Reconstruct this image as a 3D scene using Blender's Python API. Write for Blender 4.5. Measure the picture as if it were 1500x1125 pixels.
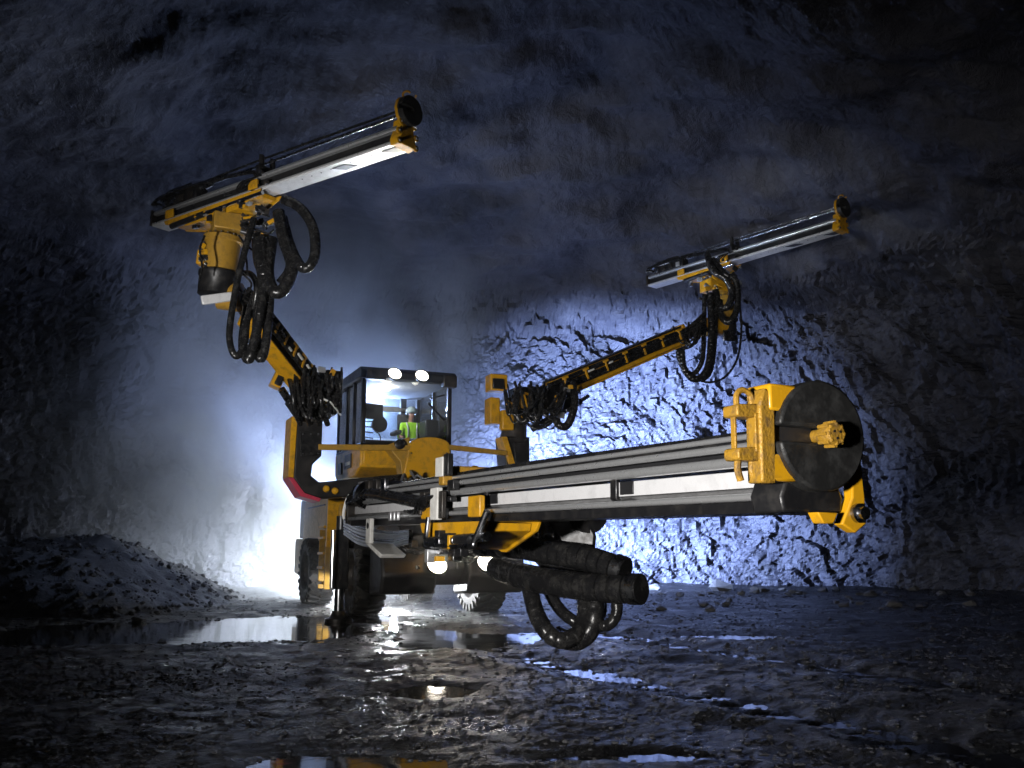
import bpy, bmesh, math, random
from mathutils import Vector, Matrix, noise
import numpy as np
random.seed(7)
PI = math.pi
for o in list(bpy.data.objects): bpy.data.objects.remove(o)
S = bpy.context.scene
COL = S.collection

# ------------------------------------------------------------------ camera
FPX, W0, H0 = 1400.0, 1500.0, 1125.0
CAMZ = 1.1
PITCH = math.atan((812 - H0 / 2) / FPX)
cd = bpy.data.cameras.new('camera'); cam = bpy.data.objects.new('camera', cd); COL.objects.link(cam)
cd.sensor_width = 36; cd.lens = 36 * FPX / W0; cd.clip_start = 0.05; cd.clip_end = 300
cam.location = (0, 0, CAMZ); cam.rotation_euler = (PI / 2 + PITCH, 0, 0)
S.camera = cam

# ------------------------------------------------------------------ world, exposure
wd = bpy.data.worlds.new('World'); S.world = wd; wd.use_nodes = True
nt = wd.node_tree; bgn = nt.nodes['Background']
sky = nt.nodes.new('ShaderNodeTexSky'); sky.sky_type = 'NISHITA'; sky.sun_disc = False
sky.sun_elevation = math.radians(-4); sky.sun_rotation = math.radians(200)
nt.links.new(sky.outputs[0], bgn.inputs[0]); bgn.inputs[1].default_value = 0.05
S.view_settings.view_transform = 'Standard'; S.view_settings.look = 'None'
S.view_settings.exposure = -0.2; S.view_settings.gamma = 1
S.cycles.use_denoising = True
S.cycles.volume_step_rate = 3.0
S.cycles.volume_max_steps = 64
S.cycles.use_adaptive_sampling = True; S.cycles.adaptive_threshold = 0.03; S.cycles.adaptive_min_samples = 12
S.cycles.max_bounces = 5; S.cycles.diffuse_bounces = 0; S.cycles.glossy_bounces = 3; S.cycles.volume_bounces = 0
S.cycles.transparent_max_bounces = 16
S.cycles.caustics_reflective = False; S.cycles.caustics_refractive = False
S.cycles.sample_clamp_indirect = 4.0

# ------------------------------------------------------------------ pixel helpers (layout of the rig in metres)
cp, sp = math.cos(PITCH), math.sin(PITCH)
def ray(px, py):
    a, b = (px - W0 / 2) / FPX, (H0 / 2 - py) / FPX
    return Vector((a, cp - b * sp, sp + b * cp))
def P(px, py, Y):
    d = ray(px, py); d *= Y / d.y
    return d + Vector((0, 0, CAMZ))
YAW = math.radians(-67)
CX, CY = -1.72, 18.95
RIG = Matrix.Translation((CX, CY, 0)) @ Matrix.Rotation(YAW, 4, 'Z')
RIGI = RIG.inverted()
def R(u, v, z): return RIG @ Vector((u, v, z))
def PU(px, py, u):       # point of the ray in the plane rig-x = u, in rig coordinates
    o = RIGI @ Vector((0, 0, CAMZ)); d = RIGI.to_3x3() @ ray(px, py)
    return o + d * ((u - o.x) / d.x)
def PV(px, py, v):
    o = RIGI @ Vector((0, 0, CAMZ)); d = RIGI.to_3x3() @ ray(px, py)
    return o + d * ((v - o.y) / d.y)

# ------------------------------------------------------------------ lamps out of sight
def spot(name, loc, target, power, col, angle, blend=0.5, size=0.1):
    l = bpy.data.lights.new(name, 'SPOT'); l.energy = power; l.color = col
    l.spot_size = math.radians(angle); l.spot_blend = blend; l.shadow_soft_size = size
    o = bpy.data.objects.new(name, l); COL.objects.link(o); o.location = loc
    d = Vector(target) - Vector(loc); o.rotation_euler = d.to_track_quat('-Z', 'Y').to_euler()
    return o
def point(name, loc, power, col, size=0.1):
    l = bpy.data.lights.new(name, 'POINT'); l.energy = power; l.color = col; l.shadow_soft_size = size
    o = bpy.data.objects.new(name, l); COL.objects.link(o); o.location = loc
    return o
WARM = (1.0, 0.90, 0.76); COOL = (0.42, 0.57, 1.0); NEUT = (0.86, 0.93, 1.0)
# rear work lamps lighting the rock, then unseen lamps added for the smoke glow
spot('unseen_rear_lamp', (-3.9, 27.0, 1.5), (-6.3, 31.5, 0.7), 80000, NEUT, 110, 0.9, 0.15)
spot('unseen_rear_lamp', (0.15, 26.3, 2.0), (2.4, 31.5, 2.5), 82000, (0.40, 0.55, 1.0), 124, 1.0, 0.3)
point('unseen_rear_lamp', (-4.9, 25.7, 1.0), 3000, NEUT, 0.15)  # unseen point added to make the smoke glow
point('unseen_rear_lamp', tuple(R(-3.7, -.1, 4.5)), 900, COOL, 0.12)  # added behind the cab for the glow above its roof
spot('unseen_rear_lamp', (-4.3, 25.6, 1.8), (-7.6, 27.6, 5.6), 62000, (0.47, 0.60, 1.0), 62, 1.0, 0.15)  # extra spot added to brighten the smoke at upper left
# unseen lights added under the carrier to brighten the floor between the wheels
point('added_floor_light', tuple(R(-1.5, -.15, .42)), 420, (0.95, 0.97, 1.0), 0.08)
point('added_floor_light', tuple(R(-5.0, -.3, .5)), 600, (0.92, 0.96, 1.0), 0.08)
# unseen spots added at the cab roof to light the outer feeds
spot('added_feed_spot', tuple(R(-1.3, 1.0, 4.9)), (5.7, 22.9, 8.2), 1000, NEUT, 40, 1.0, 0.08)
spot('added_feed_spot', tuple(R(-1.0, -1.1, 4.9)), (-3.2, 14.8, 7.0), 900, NEUT, 60, 0.9, 0.08)
# unseen floods added left of the camera for the near feed and the rig
spot('stand_in_flood', (-3.6, -1.6, 1.0), (0.7, 6.5, 1.9), 5200, (1.0, 0.97, 0.93), 46, 0.8, 0.3)
spot('stand_in_flood', (-6.2, 5.0, 1.2), (-2.3, 17.0, 4.9), 5000, (0.97, 0.95, 0.92), 49, 0.9, 0.3)

# ------------------------------------------------------------------ materials
MAT = {}
def nodes(m): return m.node_tree.nodes, m.node_tree.links
def mat(name, col, rough=0.5, metal=0.0, var=0.0, vscale=6.0, bump=0.0, bscale=30.0, rvar=0.0, coat=0.0, dirt=None, dirt_amt=0.5, spec=0.5):
    m = bpy.data.materials.new(name); m.use_nodes = True; N, L = nodes(m)
    b = N['Principled BSDF']
    b.inputs['Base Color'].default_value = (*col, 1); b.inputs['Roughness'].default_value = rough
    b.inputs['Metallic'].default_value = metal; b.inputs['Coat Weight'].default_value = coat
    b.inputs['Specular IOR Level'].default_value = spec
    tc = N.new('ShaderNodeTexCoord')
    if var or dirt or rvar:
        n = N.new('ShaderNodeTexNoise'); n.inputs['Scale'].default_value = vscale; n.inputs['Detail'].default_value = 7
        n.inputs['Roughness'].default_value = 0.65
        L.new(tc.outputs['Object'], n.inputs['Vector'])
        r = N.new('ShaderNodeValToRGB'); L.new(n.outputs['Fac'], r.inputs[0])
        if dirt:
            r.color_ramp.elements[0].position = 0.48; r.color_ramp.elements[1].position = 0.72
            r.color_ramp.elements[0].color = (*col, 1)
            r.color_ramp.elements[1].color = (*[c * (1 - dirt_amt) + d * dirt_amt for c, d in zip(col, dirt)], 1)
        else:
            r.color_ramp.elements[0].position = 0.3; r.color_ramp.elements[1].position = 0.7
            r.color_ramp.elements[0].color = (*[c * (1 - var) for c in col], 1)
            r.color_ramp.elements[1].color = (*[min(1, c * (1 + var)) for c in col], 1)
        L.new(r.outputs[0], b.inputs['Base Color'])
        if rvar:
            mr = N.new('ShaderNodeMapRange'); L.new(n.outputs['Fac'], mr.inputs[0])
            mr.inputs[1].default_value = 0.3; mr.inputs[2].default_value = 0.7
            mr.inputs[3].default_value = max(0.03, rough - rvar); mr.inputs[4].default_value = min(1, rough + rvar)
            L.new(mr.outputs[0], b.inputs['Roughness'])
    if bump:
        n2 = N.new('ShaderNodeTexNoise'); n2.inputs['Scale'].default_value = bscale; n2.inputs['Detail'].default_value = 5
        L.new(tc.outputs['Object'], n2.inputs['Vector'])
        bp = N.new('ShaderNodeBump'); bp.inputs['Strength'].default_value = bump; bp.inputs['Distance'].default_value = 0.02
        L.new(n2.outputs['Fac'], bp.inputs['Height']); L.new(bp.outputs[0], b.inputs['Normal'])
    MAT[name] = m; return m
mat('yellow', (0.74, 0.37, 0.010), 0.38, 0, rvar=0.12, dirt=(0.10, 0.065, 0.035), dirt_amt=0.62, vscale=6, coat=0.2, bump=0.05, bscale=60)
mat('yellow_worn', (0.50, 0.27, 0.03), 0.45, 0.15, rvar=0.15, dirt=(0.10, 0.07, 0.05), dirt_amt=0.8, vscale=22, bump=0.35, bscale=70)
mat('ochre', (0.50, 0.28, 0.04), 0.4, 0.1, rvar=0.1, dirt=(0.1, 0.07, 0.04), dirt_amt=0.5, vscale=8)
mat('red', (0.60, 0.05, 0.10), 0.4, 0, dirt=(0.15, 0.05, 0.04), dirt_amt=0.4, vscale=7)
mat('black_steel', (0.018, 0.018, 0.02), 0.36, 0.3, rvar=0.12, dirt=(0.06, 0.055, 0.05), dirt_amt=0.6, vscale=9, bump=0.08)
mat('dark_steel', (0.05, 0.045, 0.042), 0.42, 0.5, rvar=0.15, dirt=(0.14, 0.11, 0.08), dirt_amt=0.6, vscale=6, bump=0.1)
mat('chassis_black', (0.016, 0.015, 0.016), 0.45, 0.1, rvar=0.12, dirt=(0.05, 0.042, 0.038), dirt_amt=0.6, vscale=4, bump=0.12)
mat('aluminium', (0.78, 0.79, 0.81), 0.34, 0.75, rvar=0.1, dirt=(0.5, 0.5, 0.5), dirt_amt=0.5, vscale=12, bump=0.03, bscale=120)
mat('white_plate', (0.80, 0.80, 0.82), 0.38, 0.15, rvar=0.1, dirt=(0.35, 0.35, 0.36), dirt_amt=0.35, vscale=7, bump=0.03, bscale=90)
mat('chrome', (0.80, 0.81, 0.83), 0.16, 1.0, rvar=0.07, dirt=(0.4, 0.4, 0.42), dirt_amt=0.5, vscale=14)
mat('steel', (0.42, 0.43, 0.46), 0.28, 1.0, rvar=0.1, dirt=(0.15, 0.13, 0.12), dirt_amt=0.6, vscale=15)
mat('rubber_hose', (0.012, 0.012, 0.013), 0.24, 0, rvar=0.1, dirt=(0.05, 0.048, 0.045), dirt_amt=0.6, vscale=10, bump=0.1, bscale=80)
mat('rubber_disc', (0.016, 0.016, 0.016), 0.5, 0, rvar=0.12, dirt=(0.05, 0.05, 0.05), dirt_amt=0.8, vscale=9, bump=0.15, bscale=40)
mat('tyre', (0.035, 0.034, 0.034), 0.62, 0, dirt=(0.12, 0.10, 0.08), dirt_amt=0.7, vscale=7, bump=0.2, bscale=40)
mat('grey_plate', (0.10, 0.115, 0.12), 0.4, 0, var=0.1)
mat('grey_hose', (0.25, 0.26, 0.28), 0.3, 0.5, var=0.2)
mat('white_paint', (0.78, 0.77, 0.74), 0.45, 0, dirt=(0.3, 0.28, 0.25), dirt_amt=0.5, vscale=9)
mat('cab_lining', (0.32, 0.33, 0.35), 0.7, 0, var=0.1)
mat('cab_black', (0.02, 0.02, 0.022), 0.4, 0, rvar=0.1, var=0.15)
mat('seat_fabric', (0.05, 0.05, 0.055), 0.85, 0, var=0.2)
mat('hivis', (0.42, 0.85, 0.03), 0.75, 0, var=0.12, vscale=14)
mat('reflective', (0.62, 0.63, 0.66), 0.35, 0.3, var=0.1)
mat('trousers', (0.02, 0.022, 0.03), 0.85, 0, var=0.2)
mat('skin', (0.55, 0.30, 0.22), 0.5, 0, var=0.08, vscale=20)
mat('helmet', (0.38, 0.47, 0.50), 0.35, 0, var=0.1)
mat('rust', (0.14, 0.07, 0.035), 0.7, 0.2, var=0.4, vscale=14)

def emit(name, col, st):
    m = bpy.data.materials.new(name); m.use_nodes = True; N, L = nodes(m)
    b = N['Principled BSDF']; b.inputs['Base Color'].default_value = (0.8, 0.8, 0.8, 1)
    b.inputs['Emission Color'].default_value = (*col, 1); b.inputs['Emission Strength'].default_value = st
    MAT[name] = m
emit('lamp_glass', (1.0, 0.90, 0.74), 18)
emit('cab_lamp_glass', (1.0, 0.93, 0.85), 14)
emit('screen', (0.25, 0.4, 0.5), 0.15)

def glass(name):
    m = bpy.data.materials.new(name); m.use_nodes = True; N, L = nodes(m); N.remove(N['Principled BSDF'])
    out = [n for n in N if n.type == 'OUTPUT_MATERIAL'][0]
    tr = N.new('ShaderNodeBsdfTransparent'); tr.inputs[0].default_value = (0.86, 0.90, 0.92, 1)
    gl = N.new('ShaderNodeBsdfGlossy'); gl.inputs['Roughness'].default_value = 0.03
    fr = N.new('ShaderNodeFresnel'); fr.inputs[0].default_value = 1.5
    ns = N.new('ShaderNodeTexNoise'); ns.inputs['Scale'].default_value = 2.5; ns.inputs['Detail'].default_value = 6
    tc = N.new('ShaderNodeTexCoord'); L.new(tc.outputs['Object'], ns.inputs['Vector'])
    mr = N.new('ShaderNodeMapRange'); L.new(ns.outputs['Fac'], mr.inputs[0]); mr.inputs[3].default_value = 0.0; mr.inputs[4].default_value = 0.12
    df = N.new('ShaderNodeBsdfDiffuse'); df.inputs[0].default_value = (0.5, 0.5, 0.5, 1)
    m1 = N.new('ShaderNodeMixShader'); L.new(fr.outputs[0], m1.inputs[0]); L.new(tr.outputs[0], m1.inputs[1]); L.new(gl.outputs[0], m1.inputs[2])
    m2 = N.new('ShaderNodeMixShader'); L.new(mr.outputs[0], m2.inputs[0]); L.new(m1.outputs[0], m2.inputs[1]); L.new(df.outputs[0], m2.inputs[2])
    L.new(m2.outputs[0], out.inputs[0]); MAT[name] = m
glass('glass')

def rock_material():
    m = bpy.data.materials.new('rock'); m.use_nodes = True; N, L = nodes(m); b = N['Principled BSDF']
    tc = N.new('ShaderNodeTexCoord')
    n1 = N.new('ShaderNodeTexNoise'); n1.inputs['Scale'].default_value = 0.45; n1.inputs['Detail'].default_value = 6; n1.inputs['Roughness'].default_value = 0.68
    L.new(tc.outputs['Object'], n1.inputs['Vector'])
    r = N.new('ShaderNodeValToRGB'); L.new(n1.outputs['Fac'], r.inputs[0])
    e = r.color_ramp.elements
    e[0].position = 0.30; e[0].color = (0.022, 0.023, 0.030, 1); e[1].position = 0.72; e[1].color = (0.10, 0.102, 0.125, 1)
    k = e.new(0.5); k.color = (0.052, 0.053, 0.072, 1)
    # thin darker mineral veins with a shape of their own
    v = N.new('ShaderNodeTexVoronoi'); v.feature = 'DISTANCE_TO_EDGE'; v.inputs['Scale'].default_value = 0.7
    wv = N.new('ShaderNodeTexNoise'); wv.inputs['Scale'].default_value = 1.4; wv.inputs['Detail'].default_value = 5
    L.new(tc.outputs['Object'], wv.inputs['Vector'])
    ad = N.new('ShaderNodeMixRGB'); ad.blend_type = 'ADD'; ad.inputs[0].default_value = 0.9
    L.new(tc.outputs['Object'], ad.inputs[1]); L.new(wv.outputs['Color'], ad.inputs[2]); L.new(ad.outputs[0], v.inputs['Vector'])
    vr = N.new('ShaderNodeMapRange'); L.new(v.outputs['Distance'], vr.inputs[0]); vr.inputs[1].default_value = 0.0; vr.inputs[2].default_value = 0.05
    vr.inputs[3].default_value = 0.85; vr.inputs[4].default_value = 1.0
    mx = N.new('ShaderNodeMixRGB'); mx.blend_type = 'MULTIPLY'; mx.inputs[0].default_value = 0.8
    L.new(r.outputs[0], mx.inputs[1]); L.new(vr.outputs[0], mx.inputs[2])
    L.new(mx.outputs[0], b.inputs['Base Color'])
    b.inputs['Roughness'].default_value = 0.48
    n2 = N.new('ShaderNodeTexNoise'); n2.inputs['Scale'].default_value = 3.2; n2.inputs['Detail'].default_value = 6; n2.inputs['Roughness'].default_value = 0.72
    L.new(ad.outputs[0], n2.inputs['Vector'])
    mm = N.new('ShaderNodeMath'); mm.operation = 'MULTIPLY_ADD'; L.new(vr.outputs[0], mm.inputs[0]); mm.inputs[1].default_value = 0.0; L.new(n2.outputs['Fac'], mm.inputs[2])
    bp = N.new('ShaderNodeBump'); bp.inputs['Strength'].default_value = 0.8; bp.inputs['Distance'].default_value = 0.16
    L.new(mm.outputs[0], bp.inputs['Height']); L.new(bp.outputs[0], b.inputs['Normal'])
    MAT['rock'] = m
rock_material()

def ground_material(name, base, lo, hi, bdist):
    m = bpy.data.materials.new(name); m.use_nodes = True; N, L = nodes(m); b = N['Principled BSDF']
    tc = N.new('ShaderNodeTexCoord')
    n1 = N.new('ShaderNodeTexNoise'); n1.inputs['Scale'].default_value = 1.3; n1.inputs['Detail'].default_value = 9; n1.inputs['Roughness'].default_value = 0.7
    L.new(tc.outputs['Object'], n1.inputs['Vector'])
    r = N.new('ShaderNodeValToRGB'); L.new(n1.outputs['Fac'], r.inputs[0]); e = r.color_ramp.elements
    e[0].position = 0.3; e[0].color = (*[c * 0.5 for c in base], 1); e[1].position = 0.75; e[1].color = (*[c * 1.7 for c in base], 1)
    L.new(r.outputs[0], b.inputs['Base Color'])
    mr = N.new('ShaderNodeMapRange'); L.new(n1.outputs['Fac'], mr.inputs[0]); mr.inputs[1].default_value = 0.35; mr.inputs[2].default_value = 0.65
    mr.inputs[3].default_value = lo; mr.inputs[4].default_value = hi; L.new(mr.outputs[0], b.inputs['Roughness'])
    if name == 'mud': b.inputs['Specular IOR Level'].default_value = 0.2
    n2 = N.new('ShaderNodeTexNoise'); n2.inputs['Scale'].default_value = 24; n2.inputs['Detail'].default_value = 6; n2.inputs['Roughness'].default_value = 0.75
    L.new(tc.outputs['Object'], n2.inputs['Vector'])
    bp = N.new('ShaderNodeBump'); bp.inputs['Strength'].default_value = 1.0; bp.inputs['Distance'].default_value = bdist
    L.new(n2.outputs['Fac'], bp.inputs['Height']); L.new(bp.outputs[0], b.inputs['Normal'])
    MAT[name] = m
ground_material('mud', (0.0055, 0.0055, 0.007), 0.20, 0.52, 0.12)
ground_material('gravel', (0.045, 0.045, 0.05), 0.16, 0.42, 0.03)
ground_material('muck', (0.018, 0.018, 0.021), 0.4, 0.75, 0.06)
ground_material('stone', (0.13, 0.125, 0.125), 0.35, 0.6, 0.04)
def water_material():
    m = bpy.data.materials.new('puddle_water'); m.use_nodes = True; N, L = nodes(m); b = N['Principled BSDF']
    b.inputs['Base Color'].default_value = (0.012, 0.012, 0.013, 1); b.inputs['Roughness'].default_value = 0.06
    b.inputs['IOR'].default_value = 1.33
    tc = N.new('ShaderNodeTexCoord'); n2 = N.new('ShaderNodeTexNoise'); n2.inputs['Scale'].default_value = 2.2; n2.inputs['Detail'].default_value = 3
    L.new(tc.outputs['Object'], n2.inputs['Vector'])
    bp = N.new('ShaderNodeBump'); bp.inputs['Strength'].default_value = 0.12; bp.inputs['Distance'].default_value = 0.02
    L.new(n2.outputs['Fac'], bp.inputs['Height']); L.new(bp.outputs[0], b.inputs['Normal'])
    MAT['puddle_water'] = m
water_material()

# ------------------------------------------------------------------ mesh helpers
def tag(o, label=None, cat=None, group=None, kind=None):
    if label: o['label'] = label
    if cat: o['category'] = cat
    if group: o['group'] = group
    if kind: o['kind'] = kind
    return o
def link(o, parent=None):
    COL.objects.link(o)
    if parent is not None:
        o.parent = parent
        if parent.get('_root'): o.matrix_parent_inverse = Matrix(parent.matrix_basis).inverted()
    return o
def frame(x, up=(0, 0, 1), loc=(0, 0, 0)):
    x = Vector(x).normalized(); y = Vector(up).cross(x).normalized(); z = x.cross(y)
    M = Matrix((x, y, z)).transposed().to_4x4(); M.translation = Vector(loc); return M
class MB:
    def __init__(s, M=None): s.v = []; s.f = []; s.M = M
    def _add(s, vs, fs, M=None):
        M = M or s.M; k = len(s.v)
        s.v += [tuple(M @ Vector(v)) if M else tuple(v) for v in vs]
        s.f += [tuple(i + k for i in f) for f in fs]; return s
    def box(s, c, d, M=None, rot=None):
        h = [x / 2 for x in d]; vs = []
        for sx in (-1, 1):
            for sy in (-1, 1):
                for sz in (-1, 1):
                    p = Vector((sx * h[0], sy * h[1], sz * h[2]))
                    if rot is not None: p = rot @ p
                    vs.append(p + Vector(c))
        return s._add(vs, [(0, 1, 3, 2), (4, 6, 7, 5), (0, 4, 5, 1), (2, 3, 7, 6), (0, 2, 6, 4), (1, 5, 7, 3)], M)
    def prism(s, poly, a0, a1, axis='y', M=None, poly2=None):
        n = len(poly); p2 = poly2 or poly
        def mk(p, a): return {'x': (a, p[0], p[1]), 'y': (p[0], a, p[1]), 'z': (p[0], p[1], a)}[axis]
        vs = [mk(p, a0) for p in poly] + [mk(p, a1) for p in p2]
        fs = [tuple(range(n)), tuple(range(2 * n - 1, n - 1, -1))] + [(i, i + n, (i + 1) % n + n, (i + 1) % n) for i in range(n)]
        return s._add(vs, fs, M)
    def lathe(s, prof, n=24, M=None, cap=True):     # prof: (x, r) about local X
        vs = []; fs = []; m = len(prof)
        for x, r in prof:
            for k in range(n):
                a = 2 * PI * k / n; vs.append((x, r * math.cos(a), r * math.sin(a)))
        for i in range(m - 1):
            for k in range(n): fs.append((i * n + k, i * n + (k + 1) % n, (i + 1) * n + (k + 1) % n, (i + 1) * n + k))
        if cap: fs.append(tuple(range(n - 1, -1, -1))); fs.append(tuple((m - 1) * n + k for k in range(n)))
        return s._add(vs, fs, M)
    def cyl(s, a, b, r0, r1=None, n=16, M=None):
        a, b = Vector(a), Vector(b); d = b - a; r1 = r0 if r1 is None else r1
        F = frame(d, (0, 0, 1) if abs(d.normalized().z) < 0.95 else (0, 1, 0), a)
        if M or s.M: F = (M or s.M) @ F
        return s.lathe([(0, r0), (d.length, r1)], n, F)
    def tube(s, pts, r, n=10, sub=8, rib=0.0, ribl=0.05, M=None, cap=True):
        pts = [Vector(p) for p in pts]
        Q = []
        if len(pts) == 2: Q = [pts[0].lerp(pts[1], i / sub) for i in range(sub + 1)]
        else:
            E = [pts[0] * 2 - pts[1]] + pts + [pts[-1] * 2 - pts[-2]]
            for i in range(1, len(E) - 2):
                p0, p1, p2, p3 = E[i - 1:i + 3]
                for k in range(sub):
                    t = k / sub
                    Q.append(0.5 * ((2 * p1) + (p2 - p0) * t + (2 * p0 - 5 * p1 + 4 * p2 - p3) * t * t + (3 * p1 - p0 - 3 * p2 + p3) * t ** 3))
            Q.append(pts[-1])
        rad = [r] * len(Q)
        if rib:                                     # ribbed sleeve: resample and pinch at every joint
            L = [0]
            for i in range(1, len(Q)): L.append(L[-1] + (Q[i] - Q[i - 1]).length)
            nn = max(2, int(L[-1] / ribl)); Q2 = []; rad = []
            def at(t):
                t = min(max(t, 0), L[-1])
                for i in range(1, len(L)):
                    if L[i] >= t: return Q[i - 1].lerp(Q[i], (t - L[i - 1]) / max(1e-9, L[i] - L[i - 1]))
                return Q[-1]
            for i in range(nn):
                for t, k in ((0.0, 1 - rib), (0.06, .99), (0.94, .99)):
                    Q2.append(at((i + t) * L[-1] / nn)); rad.append(r * k)
            Q2.append(Q[-1]); rad.append(r * (1 - rib)); Q = Q2
        T = [(Q[min(i + 1, len(Q) - 1)] - Q[max(i - 1, 0)]).normalized() for i in range(len(Q))]
        ref = Vector((0, 0, 1)) if abs(T[0].z) < 0.9 else Vector((1, 0, 0))
        U = (ref - T[0] * ref.dot(T[0])).normalized(); vs = []; fs = []
        for i, q in enumerate(Q):
            U = (U - T[i] * U.dot(T[i])).normalized(); V = T[i].cross(U)
            for k in range(n):
                a = 2 * PI * k / n; vs.append(q + (U * math.cos(a) + V * math.sin(a)) * rad[i])
        m = len(Q)
        for i in range(m - 1):
            for k in range(n): fs.append((i * n + k, i * n + (k + 1) % n, (i + 1) * n + (k + 1) % n, (i + 1) * n + k))
        if cap: fs.append(tuple(range(n - 1, -1, -1))); fs.append(tuple((m - 1) * n + k for k in range(n)))
        return s._add(vs, fs, M)
    def mesh(s, name, m, smooth=40):
        me = bpy.data.meshes.new(name); me.from_pydata(s.v, [], s.f)
        bm = bmesh.new(); bm.from_mesh(me); bmesh.ops.recalc_face_normals(bm, faces=bm.faces); bm.to_mesh(me); bm.free()
        if m: me.materials.append(MAT[m])
        if smooth:
            me.polygons.foreach_set('use_smooth', [True] * len(me.polygons)); me.set_sharp_from_angle(angle=math.radians(smooth))
        me.update(); return me
    def build(s, name, m, parent=None, bevel=0.0, smooth=40, label=None):
        o = bpy.data.objects.new(name, s.mesh(name, m, smooth)); link(o, parent)
        if bevel:
            b = o.modifiers.new('bevel', 'BEVEL'); b.width = bevel; b.segments = 2; b.limit_method = 'ANGLE'; b.angle_limit = math.radians(35)
        if label: o['label'] = label
        return o
def inst(name, me, parent, M=None):
    o = bpy.data.objects.new(name, me); link(o, parent)
    if M is not None: o.matrix_basis = M
    return o

# ================================================================== THE CAVE
PLAN = [(-13.5, -8), (-15, 0), (-16.5, 9), (-17, 17), (-15, 24.5), (-10, 29.5), (-4, 31.3), (3, 31.6), (8.5, 30.2), (12, 26.5), (13.8, 21), (14.3, 14), (13.5, 6), (12, -8)]
def catmull(pts, n):
    pts = [Vector((*p, 0)) for p in pts]; E = [pts[0] * 2 - pts[1]] + pts + [pts[-1] * 2 - pts[-2]]; Q = []
    for i in range(1, len(E) - 2):
        p0, p1, p2, p3 = E[i - 1:i + 3]
        for k in range(24):
            t = k / 24
            Q.append(0.5 * ((2 * p1) + (p2 - p0) * t + (2 * p0 - 5 * p1 + 4 * p2 - p3) * t * t + (3 * p1 - p0 - 3 * p2 + p3) * t ** 3))
    Q.append(pts[-1]); L = [0]
    for i in range(1, len(Q)): L.append(L[-1] + (Q[i] - Q[i - 1]).length)
    out = []; j = 1
    for i in range(n):
        t = L[-1] * i / (n - 1)
        while j < len(L) - 1 and L[j] < t: j += 1
        out.append(Q[j - 1].lerp(Q[j], (t - L[j - 1]) / max(1e-9, L[j] - L[j - 1])))
    return out
def cave():
    NU, NW, NC = 900, 150, 100
    full = catmull(PLAN, 4000); vs = []
    cut = [0, .22, .80, 1]; cnt = [0, 70, 850, 900]          # finest where the floor lamps rake it
    base = [full[min(3999, int(3999 * np.interp(i, cnt, cut)))] for i in range(NU)]
    for i, b in enumerate(base):
        t = (base[min(i + 1, NU - 1)] - base[max(i - 1, 0)]).normalized(); inn = Vector((t.y, -t.x, 0))
        cen = Vector((-1.0, min(max(b.y, -8), 12), 0))
        for j in range(NW + NC):
            if j < NW:
                s = j / (NW - 1); z = -0.6 + 8.9 * s; p = b + inn * (0.55 * math.sin(s * PI) * -1 + 0.9 * s ** 3); p.z = z; cb = 0.0
                nrm = inn
            else:
                k = (j - NW + 1) / NC; q = b + inn * 0.9
                p = q.lerp(cen, k * 0.97); p.z = 8.3 + 4.3 * math.sin(k * PI / 2) ** 0.85; cb = min(1, k * 6)
                nrm = (inn * (1 - k) + Vector((0, 0, -1)) * min(1, k * 4)).normalized()
            big = noise.fractal(p * 0.16, 1.0, 2.0, 3) * 0.9
            w = p + noise.noise_vector(p * 0.5) * 0.5
            # broken rock: tilted flat facets between joints, at three sizes
            q = Vector((w.x * 0.8 + w.z * 0.35, w.y * 0.8, w.z * 0.5 - w.x * 0.15)); rough = 0.0
            for sc, am in ((0.7, 0.42), (1.7, 0.34), (3.6, 0.22), (7.5, 0.10)):
                qq = q * sc; d1, pt = noise.voronoi(qq)
                rv = noise.cell_vector(pt[0] * 7.31 + Vector((3.3, 1.7, 9.1))) - Vector((0.5,) * 3)
                rough += (qq - pt[0]).dot(rv) * am * 1.5 + rv.x * am * 0.35 + min(d1[1] - d1[0], 0.12) * am * 0.7
            rough += noise.ridged_multi_fractal(q * 1.2, 0.9, 2.1, 4, 1.0, 2.0) * 0.10
            pw = Vector((p.x * 0.35, p.y * 0.75, p.z * 0.9)); wavy = noise.fractal(pw, 0.9, 2.1, 5) * 0.38 + noise.ridged_multi_fractal(pw * 0.9, 1.0, 2.0, 3, 1.0, 2.0) * 0.12
            d = big + rough * (1 - cb) + wavy * cb
            vs.append(p + nrm * d)
    n = NW + NC; fs = []
    for i in range(NU - 1):
        for j in range(n - 1):
            fs.append((i * n + j, i * n + j + 1, (i + 1) * n + j + 1, (i + 1) * n + j))
    me = bpy.data.meshes.new('cave_rock'); me.from_pydata([tuple(v) for v in vs], [], fs)
    me.polygons.foreach_set('use_smooth', [(k % (n - 1)) > NW + 8 for k in range(len(fs))]); me.materials.append(MAT['rock']); me.update()
    o = bpy.data.objects.new('cave_rock', me); COL.objects.link(o)
    tag(o, 'rugged blue-grey rock wall and vault of the cave', 'rock wall', kind='structure')
cave()

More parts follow.
